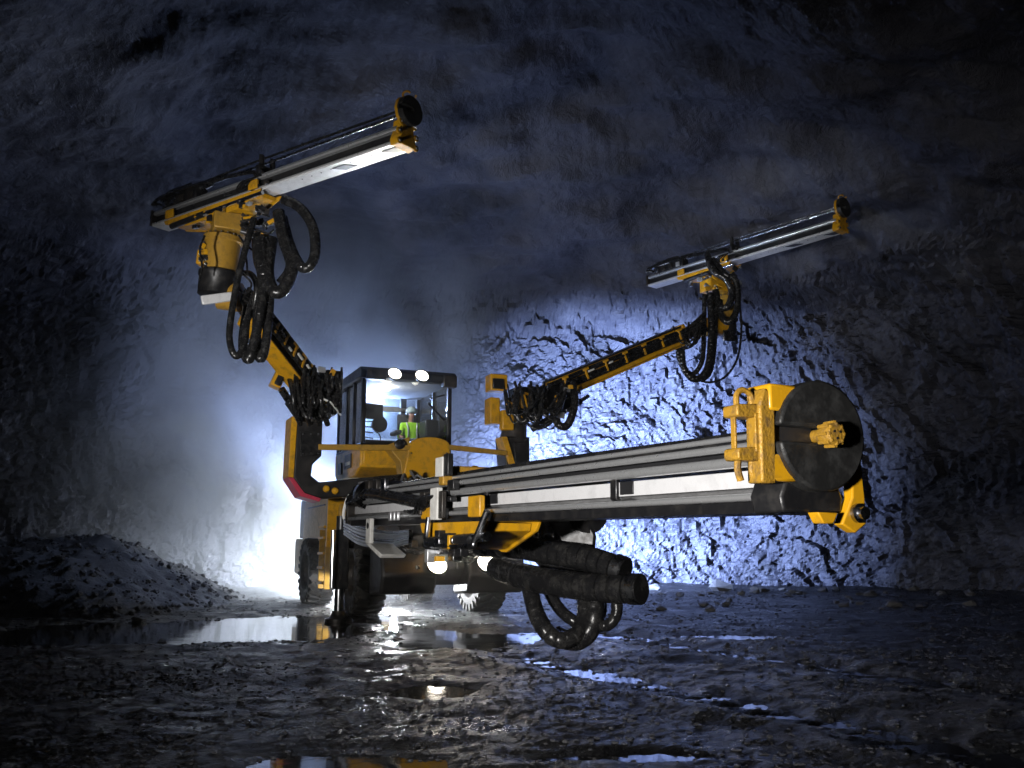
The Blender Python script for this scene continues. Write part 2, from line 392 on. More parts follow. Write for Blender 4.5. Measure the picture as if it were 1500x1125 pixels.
# ground: ruts, hollows that hold water, mud
HOLL = [(-4.6, 14.6, 2.6, 1.9, .10), (-7.2, 13.2, 2.6, 1.1, .09), (-1.0, 13.0, .55, 1.5, .09), (-0.65, 8.2, .42, .42, .08), (-0.8, 5.3, .85, .55, .06),
        (0.2, 13.6, .8, 1.2, .07), (1.9, 10.2, .6, .35, .07), (-3.2, 17.5, 2.2, 1.2, .07), (0.75, 5.6, .5, .18, .07), (2.8, 13.5, 1.2, .5, .06), (-0.1, 4.9, .5, .3, .05)]
def ground_z(x, y):
    p = Vector((x, y, 0))
    z = noise.fractal(p * 0.35, 1.0, 2.0, 3) * 0.025 + 0.012
    z += noise.fractal(p * 2.6 + Vector((5, 1, 3)), 0.55, 2.3, 6) * 0.022
    # tyre ruts running to the rig
    a = Vector((x - CX, y - CY)); u = a.x * 0.39 + a.y * -0.92; v = a.x * 0.92 + a.y * 0.39
    v += 0.35 * math.sin(u * 0.22)
    if u > 1:
        fade = min(1, (u - 1) / 3)
        for c in (-1.15, 1.15):
            z -= 0.04 * fade * math.exp(-((v - c) / 0.33) ** 2)
            if abs(v - c) < .4: z += 0.018 * fade * math.sin(u * 15 + abs(v - c) * 14) * (1 - abs(v - c) / .4)
        z += 0.03 * fade * math.exp(-((abs(v) - 1.7) / 0.2) ** 2) + 0.03 * fade * math.exp(-(v / 0.5) ** 2)
    for hx, hy, rx, ry, dp in HOLL: z -= dp * math.exp(-(((x - hx) / rx) ** 2 + ((y - hy) / ry) ** 2) ** 1.5)
    # ground rises to the foot of the walls
    if y > 27: z += 0.02 * (y - 27) ** 1.5
    if x > 7: z += 0.015 * (x - 7) ** 1.5
    return z
def ground():
    ys = [-9, -6, -3, -1, 0.5, 1.5]
    y = 2.2
    while y < 34: ys.append(y); y += 0.016 + 0.0062 * max(0, y - 2.5)
    xs = []
    x = -19.0
    while x < 17:
        xs.append(x); x += 0.045 if -5 < x < 4.5 else 0.10
    vs = [(x, y, ground_z(x, y)) for y in ys for x in xs]; n = len(xs)
    fs = [(j * n + i, j * n + i + 1, (j + 1) * n + i + 1, (j + 1) * n + i) for j in range(len(ys) - 1) for i in range(n - 1)]
    me = bpy.data.meshes.new('ground'); me.from_pydata(vs, [], fs); me.polygons.foreach_set('use_smooth', [True] * len(fs)); me.materials.append(MAT['mud']); me.update()
    o = bpy.data.objects.new('ground', me); COL.objects.link(o); tag(o, 'wet dark muddy cave floor with ruts', 'ground', kind='structure')
    m = MB(); m._add([(-12, 3.5, -0.022), (6, 3.5, -0.022), (6, 20, -0.022), (-12, 20, -0.022)], [(0, 1, 2, 3)])
    o = m.build('puddle_water', 'puddle_water', smooth=0); tag(o, 'still rain-black puddle water standing in the hollows of the floor', 'water', kind='structure')
ground()

def stone_mesh(seed, r=1.0, sub=2, squash=0.7):
    bm = bmesh.new(); bmesh.ops.create_icosphere(bm, subdivisions=sub, radius=r); rnd = Vector((seed * 3.7, seed * 1.3, seed * 2.1))
    for v in bm.verts:
        d = v.co.normalized(); k = 1 + 0.45 * noise.noise(d * 1.3 + rnd) + 0.18 * noise.noise(d * 3 + rnd)
        c = noise.cell_vector(d * 1.6 + rnd); v.co = d * r * k + (c - Vector((.5,) * 3)) * 0.18 * r; v.co.z *= squash
    me = bpy.data.meshes.new('rock_%d' % seed); bm.to_mesh(me); bm.free(); me.materials.append(MAT['stone']); return me

def mound():
    bmv = []; fs = []; n = 130; m = 90
    x0, x1, y0, y1 = -15.5, -5.6, 17.0, 25.5
    for j in range(m):
        for i in range(n):
            x = x0 + (x1 - x0) * i / (n - 1); y = y0 + (y1 - y0) * j / (m - 1)
            k = max(0, 1 - abs((y - 21.2) / 4.0) ** 2.0)
            top = 1.5 * min(1, max(0, (-6.2 - x) / 2.4)) ** 0.9
            if x < -10: top -= 0.05 * (-10 - x)
            z = top * k ** 0.7 + noise.fractal(Vector((x, y, 0)) * 0.8, 0.9, 2, 5) * 0.22 * min(1, top) + noise.fractal(Vector((x, y, 2)) * 4, 0.9, 2, 3) * 0.05 - 0.12
            bmv.append((x, y, z))
    fs = [(j * n + i, j * n + i + 1, (j + 1) * n + i + 1, (j + 1) * n + i) for j in range(m - 1) for i in range(n - 1)]
    root = bpy.data.objects.new('gravel_mound', None); root['_root'] = 1; root.location = (-10, 21, 0); COL.objects.link(root); root.matrix_basis = Matrix.Translation((-10, 21, 0))
    tag(root, 'dark mound of blasted gravel at the left beside the glowing wall', 'gravel mound')
    me = bpy.data.meshes.new('heap'); me.from_pydata(bmv, [], fs); me.polygons.foreach_set('use_smooth', [True] * len(fs)); me.materials.append(MAT['muck']); me.update()
    o = bpy.data.objects.new('heap', me); link(o, root)
    # loose crushed stone over its face, too small to pick apart
    g = MB()
    sm = [stone_mesh(100 + k, 1.0, 1, 0.8) for k in range(5)]
    data = [([tuple(v.co) for v in me2.vertices], [tuple(p.vertices) for p in me2.polygons]) for me2 in sm]
    for q in range(2600):
        i = random.randrange(n); j = random.randrange(m); v = bmv[j * n + i]
        if v[2] < 0.02: continue
        s_ = random.choice((0.02, 0.03, 0.03, 0.045, 0.07)); dv, df = random.choice(data)
        Mx = Matrix.Translation((v[0] + random.uniform(-.04, .04), v[1] + random.uniform(-.04, .04), v[2] + s_ * .3)) @ Matrix.Rotation(random.uniform(0, 6.3), 4, 'Z') @ Matrix.Scale(s_, 4)
        g._add(dv, df, Mx)
    o = g.build('crushed_stone', 'muck', root, smooth=0); o['kind'] = 'stuff'
mound()

def gravel():
    g = MB(); sm = [stone_mesh(120 + k, 1.0, 1, 0.6) for k in range(4)]
    data = [([tuple(v.co) for v in me2.vertices], [tuple(p.vertices) for p in me2.polygons]) for me2 in sm]
    V = []; F = []; k = 0
    for q in range(26000):
        y = 3.2 + (random.random() ** 1.9) * 26
        x = random.uniform(-0.6, 0.6) * y
        den = noise.noise(Vector((x * .7, y * .5, 4)))
        if den < random.uniform(-0.5, 0.35): continue
        z = ground_z(x, y)
        if z < -0.03: 
            if random.random() < .85: continue
        s_ = random.choice((0.008, 0.010, 0.013, 0.016, 0.022)) * (0.6 + y * 0.05)
        c, sn = math.cos(q), math.sin(q); dv, df = data[q % 4]; sq = random.uniform(.5, 1)
        for v in dv: V.append((x + s_ * (c * v[0] - sn * v[1]), y + s_ * (sn * v[0] + c * v[1]), z + s_ * (v[2] * sq + .25)))
        for f in df: F.append((f[0] + k, f[1] + k, f[2] + k))
        k += len(dv)
    me = bpy.data.meshes.new('gravel'); me.from_pydata(V, [], F); me.materials.append(MAT['gravel']); me.update()
    o = bpy.data.objects.new('gravel', me); COL.objects.link(o); tag(o, 'wet gravel strewn over the muddy floor', 'gravel', kind='stuff')
gravel()

def block_mesh(seed):                     # broken block: flat faces, sharp edges
    r = random.Random(seed); bm = bmesh.new()
    for k in range(16):
        d = Vector((r.gauss(0, 1), r.gauss(0, 1), r.gauss(0, 1))).normalized(); d = Vector((d.x * 1.15, d.y * .9, d.z * .68)) * r.uniform(.8, 1.1); bm.verts.new(d)
    h = bmesh.ops.convex_hull(bm, input=bm.verts)
    bmesh.ops.delete(bm, geom=[v for v in bm.verts if not v.link_faces], context='VERTS')
    me = bpy.data.meshes.new('rock_block'); bm.to_mesh(me); bm.free(); me.materials.append(MAT['stone']); return me
ROCKS = [block_mesh(k) for k in range(8)]
def rock(px, py, Y, r, label, group=None, k=0):
    p = P(px, py, Y); z = ground_z(p.x, p.y)
    o = bpy.data.objects.new('rock', ROCKS[k % 8]); COL.objects.link(o)
    o.location = (p.x, p.y, z + r * .3); o.scale = (r * 1.15, r, r); o.rotation_euler = (0, 0, k * 1.7)
    tag(o, label, 'rock', group)
rock(1055, 846, 28.5, .36, 'largest pale angular rock at the foot of the right wall', k=1)
rock(1113, 850, 28.0, .24, 'pale flat rock just right of the largest rock', k=2)
rock(958, 846, 29.0, .20, 'small dark pointed rock at the wall right of the big hoses', k=3)
for i in range(46):
    px = random.uniform(940, 1440); Y = random.uniform(19, 29.3); r = random.choice((.06, .07, .09, .12, .15))
    p = P(px, 850, Y)
    if p.x > 11.5: continue
    rock(px, 850, Y, r, 'small pale loose rock on the floor below the right wall', 'loose rocks below the right wall', i)
for i, (px, Y) in enumerate(((205, 16.5), (130, 17.0), (112, 18), (160, 17.3), (260, 15.2), (252, 14.2), (285, 14.6), (180, 13.9), (330, 22.5), (300, 24), (360, 25), (20, 13.9), (32, 13.8), (65, 13.3), (240, 12.6))):
    rock(px, 880, Y, random.choice((.06, .08, .11)), 'small loose rock on the wet floor in front of the gravel mound', 'loose rocks before the mound', i)
#__RIG__
# ================================================================== THE DRILLING RIG
rig = bpy.data.objects.new('drilling_rig', None); rig['_root'] = 1; rig.empty_display_size = 1.0
COL.objects.link(rig); rig.matrix_basis = RIG
tag(rig, 'yellow three-boom rock drilling rig with lit lamps standing in the cave', 'drilling rig')
def poly_u(pts, u):                       # pixel outline -> (v, z) outline in the rig plane x = u
    r = []
    for px, py in pts:
        q = PU(px, py, u); r.append((q.y, q.z))
    return r
def between(a, b, w, h, M=None, up=(0, 0, 1)):
    a, b = Vector(a), Vector(b); F = frame(b - a, up, (a + b) / 2)
    return (M @ F) if M else F, ((b - a).length, w, h)
def bar(name, m, parent, a, b, w, h, M=None, bevel=0.006, up=(0, 0, 1), label=None):
    F, d = between(a, b, w, h, M, up); return MB().box((0, 0, 0), d, F).build(name, m, parent, bevel, label=label)
def hose(pts, r, parent, m='rubber_hose', name='hose', rib=0.0, ribl=0.06, n=10, sub=8):
    return MB().tube(pts, r, n, sub, rib, ribl).build(name, m, parent, smooth=50 if not rib else 35)

# ---- chassis
ch = MB(RIG).prism([(-2.6, .55), (1.3, .55), (1.62, .85), (1.62, 1.35), (1.35, 1.55), (-2.6, 1.55)], -.80, .80).build('front_chassis', 'chassis_black', rig, .03)
MB(RIG).prism([(1.0, .38), (1.75, .42), (1.9, .75), (1.75, 1.15), (1.0, 1.2)], -1.35, -.35).build('bumper_plate', 'chassis_black', ch, .05)
MB(RIG).prism([(1.0, .38), (1.75, .42), (1.9, .75), (1.75, 1.15), (1.0, 1.2)], .25, 1.35).build('bumper_plate', 'chassis_black', ch, .05)
MB(RIG).prism([(.7, 1.2), (1.7, 1.2), (1.85, 1.45), (1.2, 1.9), (.7, 1.9)], -1.0, 1.0).build('boom_plate', 'dark_steel', ch, .03)
for v in (-.95, -.55, .55, .95):
    MB(RIG).cyl((1.74, v, 1.3), (1.83, v, 1.3), .035, n=6).build('bolt', 'steel', ch)
MB(RIG).prism([(-6.0, .65), (-2.4, .65), (-2.4, 1.5), (-6.0, 1.5)], -.75, .75).build('rear_chassis', 'chassis_black', rig, .03)
MB(RIG).prism([(1.35, 1.9), (.4, 2.5), (-1.2, 2.62), (-2.6, 2.4), (-2.6, 1.55), (1.2, 1.55)], -.72, .72).build('boom_carrier', 'dark_steel', rig, .03)
for k in range(14):
    v0 = random.uniform(-.6, .6); u0 = random.uniform(-.8, .9)
    z0 = 2.45 - max(0, u0) * .35
    hose([R(u0, v0, z0), R(u0 + .3, v0 + random.uniform(-.3, .3), z0 + random.uniform(.12, .3)), R(u0 + .6, v0 + random.uniform(-.4, .4), z0 - .1)], random.uniform(.015, .03), rig, random.choice(('rubber_hose', 'grey_hose', 'rubber_hose')), n=7, sub=5)
# lines and brackets on the front of the chassis
rc = random.Random(77)
for k in range(12):
    v = rc.uniform(-1.2, 1.2); z = rc.uniform(.75, 1.4)
    MB(RIG).box((1.84, v, z), (.12, rc.uniform(.06, .2), rc.uniform(.05, .16))).build('bracket', rc.choice(('black_steel', 'dark_steel', 'steel')), ch, .012)
for k in range(8):
    v = rc.uniform(-1.1, .7)
    hose([R(1.7, v, 1.35), R(1.95, v + .1, 1.2), R(2.0, v + .35, 1.05 + rc.uniform(-.1, .1)), R(1.85, v + .6, 1.25)], rc.uniform(.018, .03), ch, n=7, sub=6)
# engine cover, rear bumper, radiator
eng = MB(RIG).prism([(-6.0, 1.35), (-2.2, 1.35), (-2.1, 2.0), (-2.25, 2.42), (-5.8, 2.42), (-6.05, 2.2)], -1.22, 1.15).build('engine_cover', 'ochre', rig, .04)
MB(RIG).box((-2.75, -1.24, 1.92), (.86, .03, .84)).build('side_panel', 'grey_plate', eng, .006, label='dark grey panel with yellow lettering')
MB(RIG).box((-4.4, -1.235, 2.2), (1.9, .02, .03)).build('panel_seam', 'cab_black', eng)
MB(RIG).box((-3.3, -1.25, 1.5), (.22, .05, .05)).build('handle', 'cab_black', eng, .01)
MB(RIG).prism([(-6.9, .62), (-5.4, .5), (-5.2, 1.35), (-6.9, 1.5)], -1.25, 1.2).build('counterweight', 'ochre', rig, .06)
MB(RIG).prism([(-6.7, 1.5), (-6.08, 1.5), (-6.08, 2.4), (-6.6, 2.45)], -1.18, 1.1).build('radiator_housing', 'dark_steel', rig, .03)
fg = MB(RIG)
Mf = RIG @ Matrix.Translation((-6.35, -1.24, 1.75)) @ Matrix.Rotation(PI / 2, 4, 'Z')
fg.tube([Mf @ Vector((0, math.cos(a) * .45, math.sin(a) * .62)) for a in [2 * PI * k / 16 for k in range(17)]], .03, 8, 3)
for a in range(6):
    an = PI * a / 6; d = Vector((0, math.cos(an) * .45, math.sin(an) * .62)); fg.cyl(Mf @ d, Mf @ -d, .018, n=6)
fg.build('fan_guard', 'rust', rig)
def text_mesh(txt, size, M, parent, m):
    c = bpy.data.curves.new('lettering', 'FONT'); c.body = txt; c.size = size; c.extrude = 0.004; c.align_x = 'CENTER'; c.align_y = 'CENTER'
    t = bpy.data.objects.new('tmp', c); COL.objects.link(t); dg = bpy.context.evaluated_depsgraph_get(); dg.update()
    me = bpy.data.meshes.new_from_object(t.evaluated_get(dg)); bpy.data.objects.remove(t)
    me.transform(M); me.materials.clear(); me.materials.append(MAT[m]); me.name = 'lettering'
    o = bpy.data.objects.new('lettering', me); link(o, parent); return o
# text faces -v: local x of the text runs along +u
text_mesh('Epiroc', .27, RIG @ Matrix.Translation((-2.75, -1.262, 1.92)) @ Matrix.Rotation(PI / 2, 4, 'X'), eng, 'yellow')
# wheels
def wheel_meshes():
    r, w = .74, .27
    t = MB().lathe([(-w * .8, .40), (-w, .46), (-w * 1.05, .58), (-w * .95, .69), (-w * .7, r - .035), (w * .7, r - .035), (w * .95, .69), (w * 1.05, .58), (w, .46), (w * .8, .40)], 40, cap=False)
    for k in range(24):
        for s in (-1, 1):
            a = 2 * PI * (k + (0.5 if s > 0 else 0)) / 24
            M = Matrix.Rotation(a, 4, 'X')
            t.box((s * w * .52, 0, r - .03), (w * .98, .085, .07), M @ Matrix.Rotation(.35 * s, 4, 'Z'))
            t.box((s * w * 1.0, .03, r - .085), (.05, .08, .13), M)
    rim = MB().lathe([(-.20, .40), (-.22, .385), (-.12, .36), (-.10, .20), (-.16, .17), (-.17, .0)], 28, cap=False)
    for k in range(8):
        a = 2 * PI * k / 8; rim.cyl((-.10, .27 * math.cos(a), .27 * math.sin(a)), (-.14, .27 * math.cos(a), .27 * math.sin(a)), .02, n=6)
    rim.lathe([(.20, .40), (.1, .36), (.05, 0)], 28, cap=False)
    return t.mesh('tyre', 'tyre', 35), rim.mesh('rim', 'dark_steel')
tm, rm = wheel_meshes()
for i, (u, v, s) in enumerate(((0, -1.2, 1), (0, 1.2, -1), (-4.3, -1.2, 1), (-4.3, 1.2, -1))):
    M = RIG @ Matrix.Translation((u, v, .72)) @ Matrix.Rotation(PI / 2 * s, 4, 'Z') @ Matrix.Rotation(i * .37, 4, 'X')
    e = bpy.data.objects.new('wheel', None); link(e, rig); 
    inst('tyre', tm, e, M); inst('rim', rm, e, M)
# ladder
ld = MB(RIG)
for u in (-2.95, -2.35): ld.box((u, -1.38, 1.0), (.05, .12, 1.25))
lo = ld.build('ladder', 'ochre', rig, .008)
for z in (.5, .82, 1.12, 1.45, 1.68): MB(RIG).box((-2.65, -1.38, z), (.56, .2, .05)).build('tread', 'yellow', lo, .008)
MB(RIG).box((-2.2, -1.2, 1.8), (.08, .5, 1.1)).build('rail_frame', 'yellow', rig, .01)
bar('fire_extinguisher', 'red', rig, R(-1.6, -1.3, .85), R(-1.6, -1.3, 1.45), .12, .12, bevel=.05)
# jack
jk = MB(RIG).box((1.69, -2.03, 1.02), (.24, .24, 1.0)).build('jack', 'black_steel', rig, .02)
MB(RIG).cyl((1.69, -2.03, .08), (1.69, -2.03, .7), .085, n=20).build('jack_rod', 'chrome', jk)
MB(RIG).cyl((1.86, -2.2, .55), (1.86, -2.2, 1.5), .045, n=14).build('cylinder', 'chrome', jk)
MB(RIG).lathe([(-.03, .24), (.03, .24), (.06, .16), (.12, .12), (.16, .12)], 20, RIG @ Matrix.Translation((1.69, -2.03, .0)) @ Matrix.Rotation(-PI / 2, 4, 'Y')).build('foot_pad', 'dark_steel', jk)
MB(RIG).prism([(1.4, 1.2), (1.66, 1.2), (1.66, 1.45), (1.4, 1.45)], -1.91, -.8).build('jack_beam', 'black_steel', rig, .02)
MB(RIG).cyl((1.69, -2.03, 1.52), (1.69, -2.03, 1.75), .09, n=14).build('jack_head', 'black_steel', jk)
# spindle guard plate beside the jack (pale, pierced)
MB(RIG).tube([R(1.75, -1.97, 1.55), R(1.77, -2.02, 1.8), R(1.75, -1.93, 2.1), R(1.73, -1.86, 1.8), R(1.75, -1.97, 1.55)], .028, 8, 6, M=Matrix()).build('guard_loop', 'white_paint', jk)
for k in range(9):
    z = random.uniform(1.6, 2.3)
    hose([R(1.6, -1.9 + k * .03, z), R(1.7, -1.75, z - .25), R(1.5, -1.4, z - .1), R(1.2, -.9, 1.9)], .018, rig, random.choice(('rubber_hose', 'grey_hose')), n=7)

# ---- boom bracket: arms and columns
ub = -.35
pl = poly_u([(436, 612), (473, 612), (471, 668), (458, 680), (456, 697), (468, 706), (600, 693), (618, 720), (470, 730), (446, 722), (430, 700)], ub)
bk = MB(RIG).prism(pl, ub, ub - .55, 'x').build('boom_bracket', 'chassis_black', rig, .025)
st = poly_u([(427, 610), (436, 610), (430, 700), (422, 698)], ub); MB(RIG).prism(st, ub + .01, ub - .62, 'x').build('edge_plate', 'yellow', bk, .008)
st = poly_u([(422, 699), (430, 700), (446, 722), (470, 730), (468, 735), (440, 727)], ub); MB(RIG).prism(st, ub + .012, ub - .62, 'x').build('edge_plate', 'red', bk, .008, label='red edge plate at the foot of the column')
st = poly_u([(440, 632), (470, 632), (469, 668), (440, 668)], ub); MB(RIG).prism(st, ub + .06, ub, 'x').build('cover_plate', 'black_steel', bk, .006)
for px, py in ((444, 636), (455, 636), (466, 636), (444, 664), (455, 664), (466, 664)):
    q = PU(px, py, ub + .06); MB(RIG).cyl((q.x, q.y, q.z), (q.x + .03, q.y, q.z), .02, n=6).build('bolt', 'steel', bk)
for px, py in ((478, 716), (491, 719)):
    q = PU(px, py, ub + .01); MB(RIG).lathe([(0, .07), (.05, .05), (.06, 0)], 14, RIG @ Matrix.Translation((q.x, q.y, q.z))).build('pin_cap', 'yellow', bk)
# right column
pl = poly_u([(738, 640), (776, 640), (774, 690), (742, 690)], ub); rb = MB(RIG).prism(pl, ub, ub - .5, 'x').build('boom_bracket', 'chassis_black', rig, .02)
st = poly_u([(752, 648), (774, 648), (774, 680), (753, 680)], ub); MB(RIG).prism(st, ub + .06, ub, 'x').build('cover_plate', 'black_steel', rb, .006)
st = poly_u([(733, 640), (741, 640), (756, 690), (747, 690)], ub); MB(RIG).prism(st, ub + .07, ub - .3, 'x').build('edge_plate', 'yellow', rb, .008)
pl = poly_u([(620, 705), (770, 685), (770, 715), (620, 725)], ub); MB(RIG).prism(pl, ub, ub - .5, 'x').build('arm', 'chassis_black', rb, .02)
# centre mount with rounded head
pts = [(590, 700), (596, 672), (599, 655)] + [(629 + 30 * math.cos(a), 652 - 12 * math.sin(a)) for a in [PI - PI * k / 10 for k in range(11)]] + [(660, 672), (661, 690), (640, 699), (612, 706)]
cm = MB(RIG).prism(poly_u(pts, ub + .1), ub + .1, ub - .35, 'x').build('centre_mount', 'yellow', rig, .02)
for px, py in ((602, 664), (654, 664), (602, 690), (654, 688)):
    q = PU(px, py, ub + .1); MB(RIG).cyl((q.x, q.y, q.z), (q.x + .03, q.y, q.z), .018, n=6).build('bolt', 'steel', cm)
q = PU(585, 651, ub + .1); MB(RIG).lathe([(-.05, .10), (.03, .10), (.05, .06), (.05, 0)], 18, RIG @ Matrix.Translation(q)).build('pin', 'black_steel', cm)
pl = poly_u([(566, 652), (600, 640), (600, 702), (590, 702), (586, 676)], ub); MB(RIG).prism(pl, ub + .02, ub - .35, 'x').build('gusset', 'ochre', cm, .012)
def rbar(p0, p1, u, w, h, m, name, par):
    a, b = PU(*p0, u), PU(*p1, u); return bar(name, m, par, R(*a), R(*b), w, h, bevel=.01)
rbar((466, 655), (600, 656), ub + .05, .10, .11, 'ochre', 'tie_bar', rig)
rbar((655, 655), (742, 664), ub + .05, .10, .10, 'ochre', 'tie_bar', rig)

# ---- cab
U0, U1, V0, V1, Z0, ZG, Z1 = -3.3, -1.0, -1.07, .90, 2.70, 3.30, 4.82
cab = bpy.data.objects.new('cab', None); link(cab, rig)
MB(RIG).prism([(U0, Z0 + .12), (U0 + .2, Z0), (U1 - .45, Z0), (U1, Z0 + .16), (U1, ZG), (U0, ZG)], V0, V1).build('cab_base', 'yellow', cab, .03)
MB(RIG).prism([(U1 - .05, Z0 + .25), (U1 + .06, Z0 + .2), (U1 + .06, ZG - .05), (U1 - .05, ZG - .02)], V0 + .05, -.10).build('front_panel', 'yellow', cab, .02)
MB(RIG).box((-2.0, V0 - .012, 3.05), (.55, .03, .3)).build('side_label', 'cab_black', cab, .004)
MB(RIG).box((-2.0, V0 - .03, 3.0), (.4, .012, .07)).build('label_strip', 'white_paint', cab)
MB(RIG).box((-2.75, V0 - .012, 2.95), (.3, .03, .25)).build('vent', 'grey_plate', cab, .004)
MB(RIG).box((U0 / 2 + U1 / 2, (V0 + V1) / 2, ZG + .02), (U1 - U0 - .02, V1 - V0 - .02, .05)).build('cab_floor', 'cab_black', cab, .005)
pr = MB(RIG).prism([(U0 - .05, Z1 - .10), (U1 + .10, Z1 - .12), (U1 + .16, Z1 + .02), (U1 + .02, Z1 + .12), (U0 + .1, Z1 + .12), (U0 - .05, Z1 + .05)], V0 - .06, V1 + .06).build('cab_roof', 'cab_black', cab, .03)
MB(RIG).box(((U0 + U1) / 2, (V0 + V1) / 2, Z1 - .125), (U1 - U0 - .1, V1 - V0 - .1, .03)).build('headliner', 'cab_lining', cab)
MB(RIG).box((U1 + .08, V0 + .26, Z1 - .05), (.16, .42, .22)).build('visor', 'dark_steel', cab, .02)
MB(RIG).box((U1 + .08, V1 - .1, Z1 - .09), (.18, .3, .26)).build('visor', 'dark_steel', cab, .02)
for u, v, w in ((U1 - .05, V0 + .05, .10), (U1 - .05, V1 - .05, .09), (U0 + .06, V0 + .06, .12), (U0 + .06, V1 - .06, .12), (-1.75, V0 + .045, .09), (-2.35, V0 + .045, .08), (-2.1, V1 - .045, .09)):
    MB(RIG).box((u, v, (ZG + Z1) / 2), (w, .09, Z1 - ZG - .1)).build('pillar', 'cab_black', cab, .015)
MB(RIG).box((U1 - .05, (V0 + V1) / 2, ZG + .07), (.1, V1 - V0 - .2, .1)).build('window_frame', 'cab_black', cab, .012)
MB(RIG).box((U0 + .05, V0 + 1.55, (ZG + Z1) / 2), (.1, .14, Z1 - ZG - .1)).build('pillar', 'cab_black', cab, .012)
MB(RIG).box((U0 + .05, (V0 + V1) / 2, 4.42), (.1, V1 - V0 - .24, .10)).build('window_frame', 'white_paint', cab, .012)
def pane(c, d): MB(RIG).box(c, d).build('pane', 'glass', cab)
zc, zh = (ZG + Z1) / 2, Z1 - ZG - .14
pane((U1 - .02, (V0 + V1) / 2, zc + .04), (.012, V1 - V0 - .22, zh - .1)); pane((U0 + .05, -.3, 3.86), (.012, 1.3, .98)); pane((U0 + .05, .68, 3.86), (.012, .26, .98))
pane((-1.4, V0 + .04, zc), (.56, .012, zh)); pane((-2.05, V0 + .04, zc), (.5, .012, zh)); pane((-2.8, V0 + .04, zc), (.78, .012, zh))
pane((-1.57, V1 - .04, zc), (.92, .012, zh)); pane((-2.65, V1 - .04, zc), (.95, .012, zh))
# wiper, grab rail, monitor, lamp in the cab
bar('wiper', 'cab_black', cab, R(U1 + .03, .35, 4.25), R(U1 + .03, .72, 3.9), .02, .04, bevel=0)
bar('wiper', 'cab_black', cab, R(U1 + .03, .40, 4.35), R(U1 + .03, .72, 4.45), .015, .03, bevel=0)
MB(RIG).box((-1.75, -.62, 4.12), (.10, .42, .34), rot=Matrix.Rotation(.2, 3, 'Z')).build('monitor', 'cab_black', cab, .02)
MB(RIG).box((-1.81, -.62, 4.12), (.02, .36, .28), rot=Matrix.Rotation(.2, 3, 'Z')).build('screen', 'screen', cab)
MB(RIG).lathe([(-.06, .1), (-.05, .17), (.05, .17), (.06, .1)], 18, RIG @ Matrix.Translation((-1.7, -.50, 3.84))).build('speaker', 'cab_black', cab)
bar('monitor_stand', 'cab_black', cab, R(-1.75, -.72, 3.35), R(-1.75, -.72, 4.3), .05, .05)
for k in range(5): bar('console_rail', 'cab_black', cab, R(-1.5, -.9, 3.42 + k * .11), R(-1.6, -.66, 3.40 + k * .12), .025, .025, bevel=0)
bar('grab_rail', 'white_paint', cab, R(U1 - .13, V0 + .12, 3.5), R(U1 - .13, V0 + .12, 4.6), .04, .04)
hose([R(-1.7, -.6, 3.7), R(-1.7, -.48, 3.6), R(-1.75, -.45, 3.42)], .012, cab)
MB(RIG).lathe([(0, .16), (.05, .15), (.05, 0)], 18, RIG @ Matrix.Translation((-1.9, -.38, Z1 - .14)) @ Matrix.Rotation(PI / 2, 4, 'Y')).build('ceiling_lamp', 'cab_lamp_glass', cab)
point('cab_ceiling_lamp', R(-1.75, -.38, Z1 - .32), 45, (1, .95, .88), .12)
# seat
sx = PU(604, 648, -2.05); SV, SU = sx.y, -2.15
se = MB(RIG).box((SU, SV, ZG + .06), (.5, .5, .12)).build('seat', 'seat_fabric', cab, .05)
MB(RIG).prism([(SU - .30, ZG + .28), (SU - .18, ZG + .28), (SU - .28, ZG + .92), (SU - .38, ZG + .90)], SV - .24, SV + .24).build('seat_back', 'seat_fabric', cab, .05)
for s in (-1, 1): MB(RIG).box((SU + .1, SV + s * .38, ZG + .42), (.5, .14, .09)).build('armrest', 'seat_fabric', cab, .03); MB(RIG).cyl((SU + .28, SV + s * .38, ZG + .46), (SU + .3, SV + s * .38, ZG + .62), .025, .035, n=10).build('joystick', 'cab_black', cab)
MB(RIG).box((-1.5, .55, ZG + .35), (.5, .3, .6)).build('console', 'cab_black', cab, .04)

# ---- lamps on the rig
def headlamp(q, r, power, tgt, par, ang=150):
    d = (Vector(tgt) - Vector(q)).normalized(); F = frame(d, (0, 0, 1), q)
    e = MB().lathe([(-.10, r * .55), (-.07, r * .9), (.0, r * 1.08), (.03, r * 1.08), (.03, r * .98), (.012, r * .95)], 22, F, cap=False).build('headlamp', 'black_steel', par)
    MB().lathe([(.014, r * .95), (.022, r * .6), (.024, 0)], 22, F, cap=False).build('lens', 'lamp_glass', e)
    spot('headlamp_light', Vector(q) + d * .05, tgt, power, WARM, ang, 1.0, r * .8)
for px, py, u in ((640, 828, 1.95), (713, 825, 1.95)):
    q = PU(px, py, u); w = R(*q); headlamp(w, .18, 650, w + RIG.to_3x3() @ Vector((10, 0, 6.0)), rig, 92)
for px, py in ((578, 548), (618, 551)):
    q = PU(px, py, U1 + .26); w = R(*q); headlamp(w, .14, 300, w + RIG.to_3x3() @ Vector((10, 0, 5)), cab, 74)
    bar('lamp_bracket', 'black_steel', cab, R(q.x - .12, q.y, q.z), R(q.x - .3, q.y, q.z - .02), .06, .05)

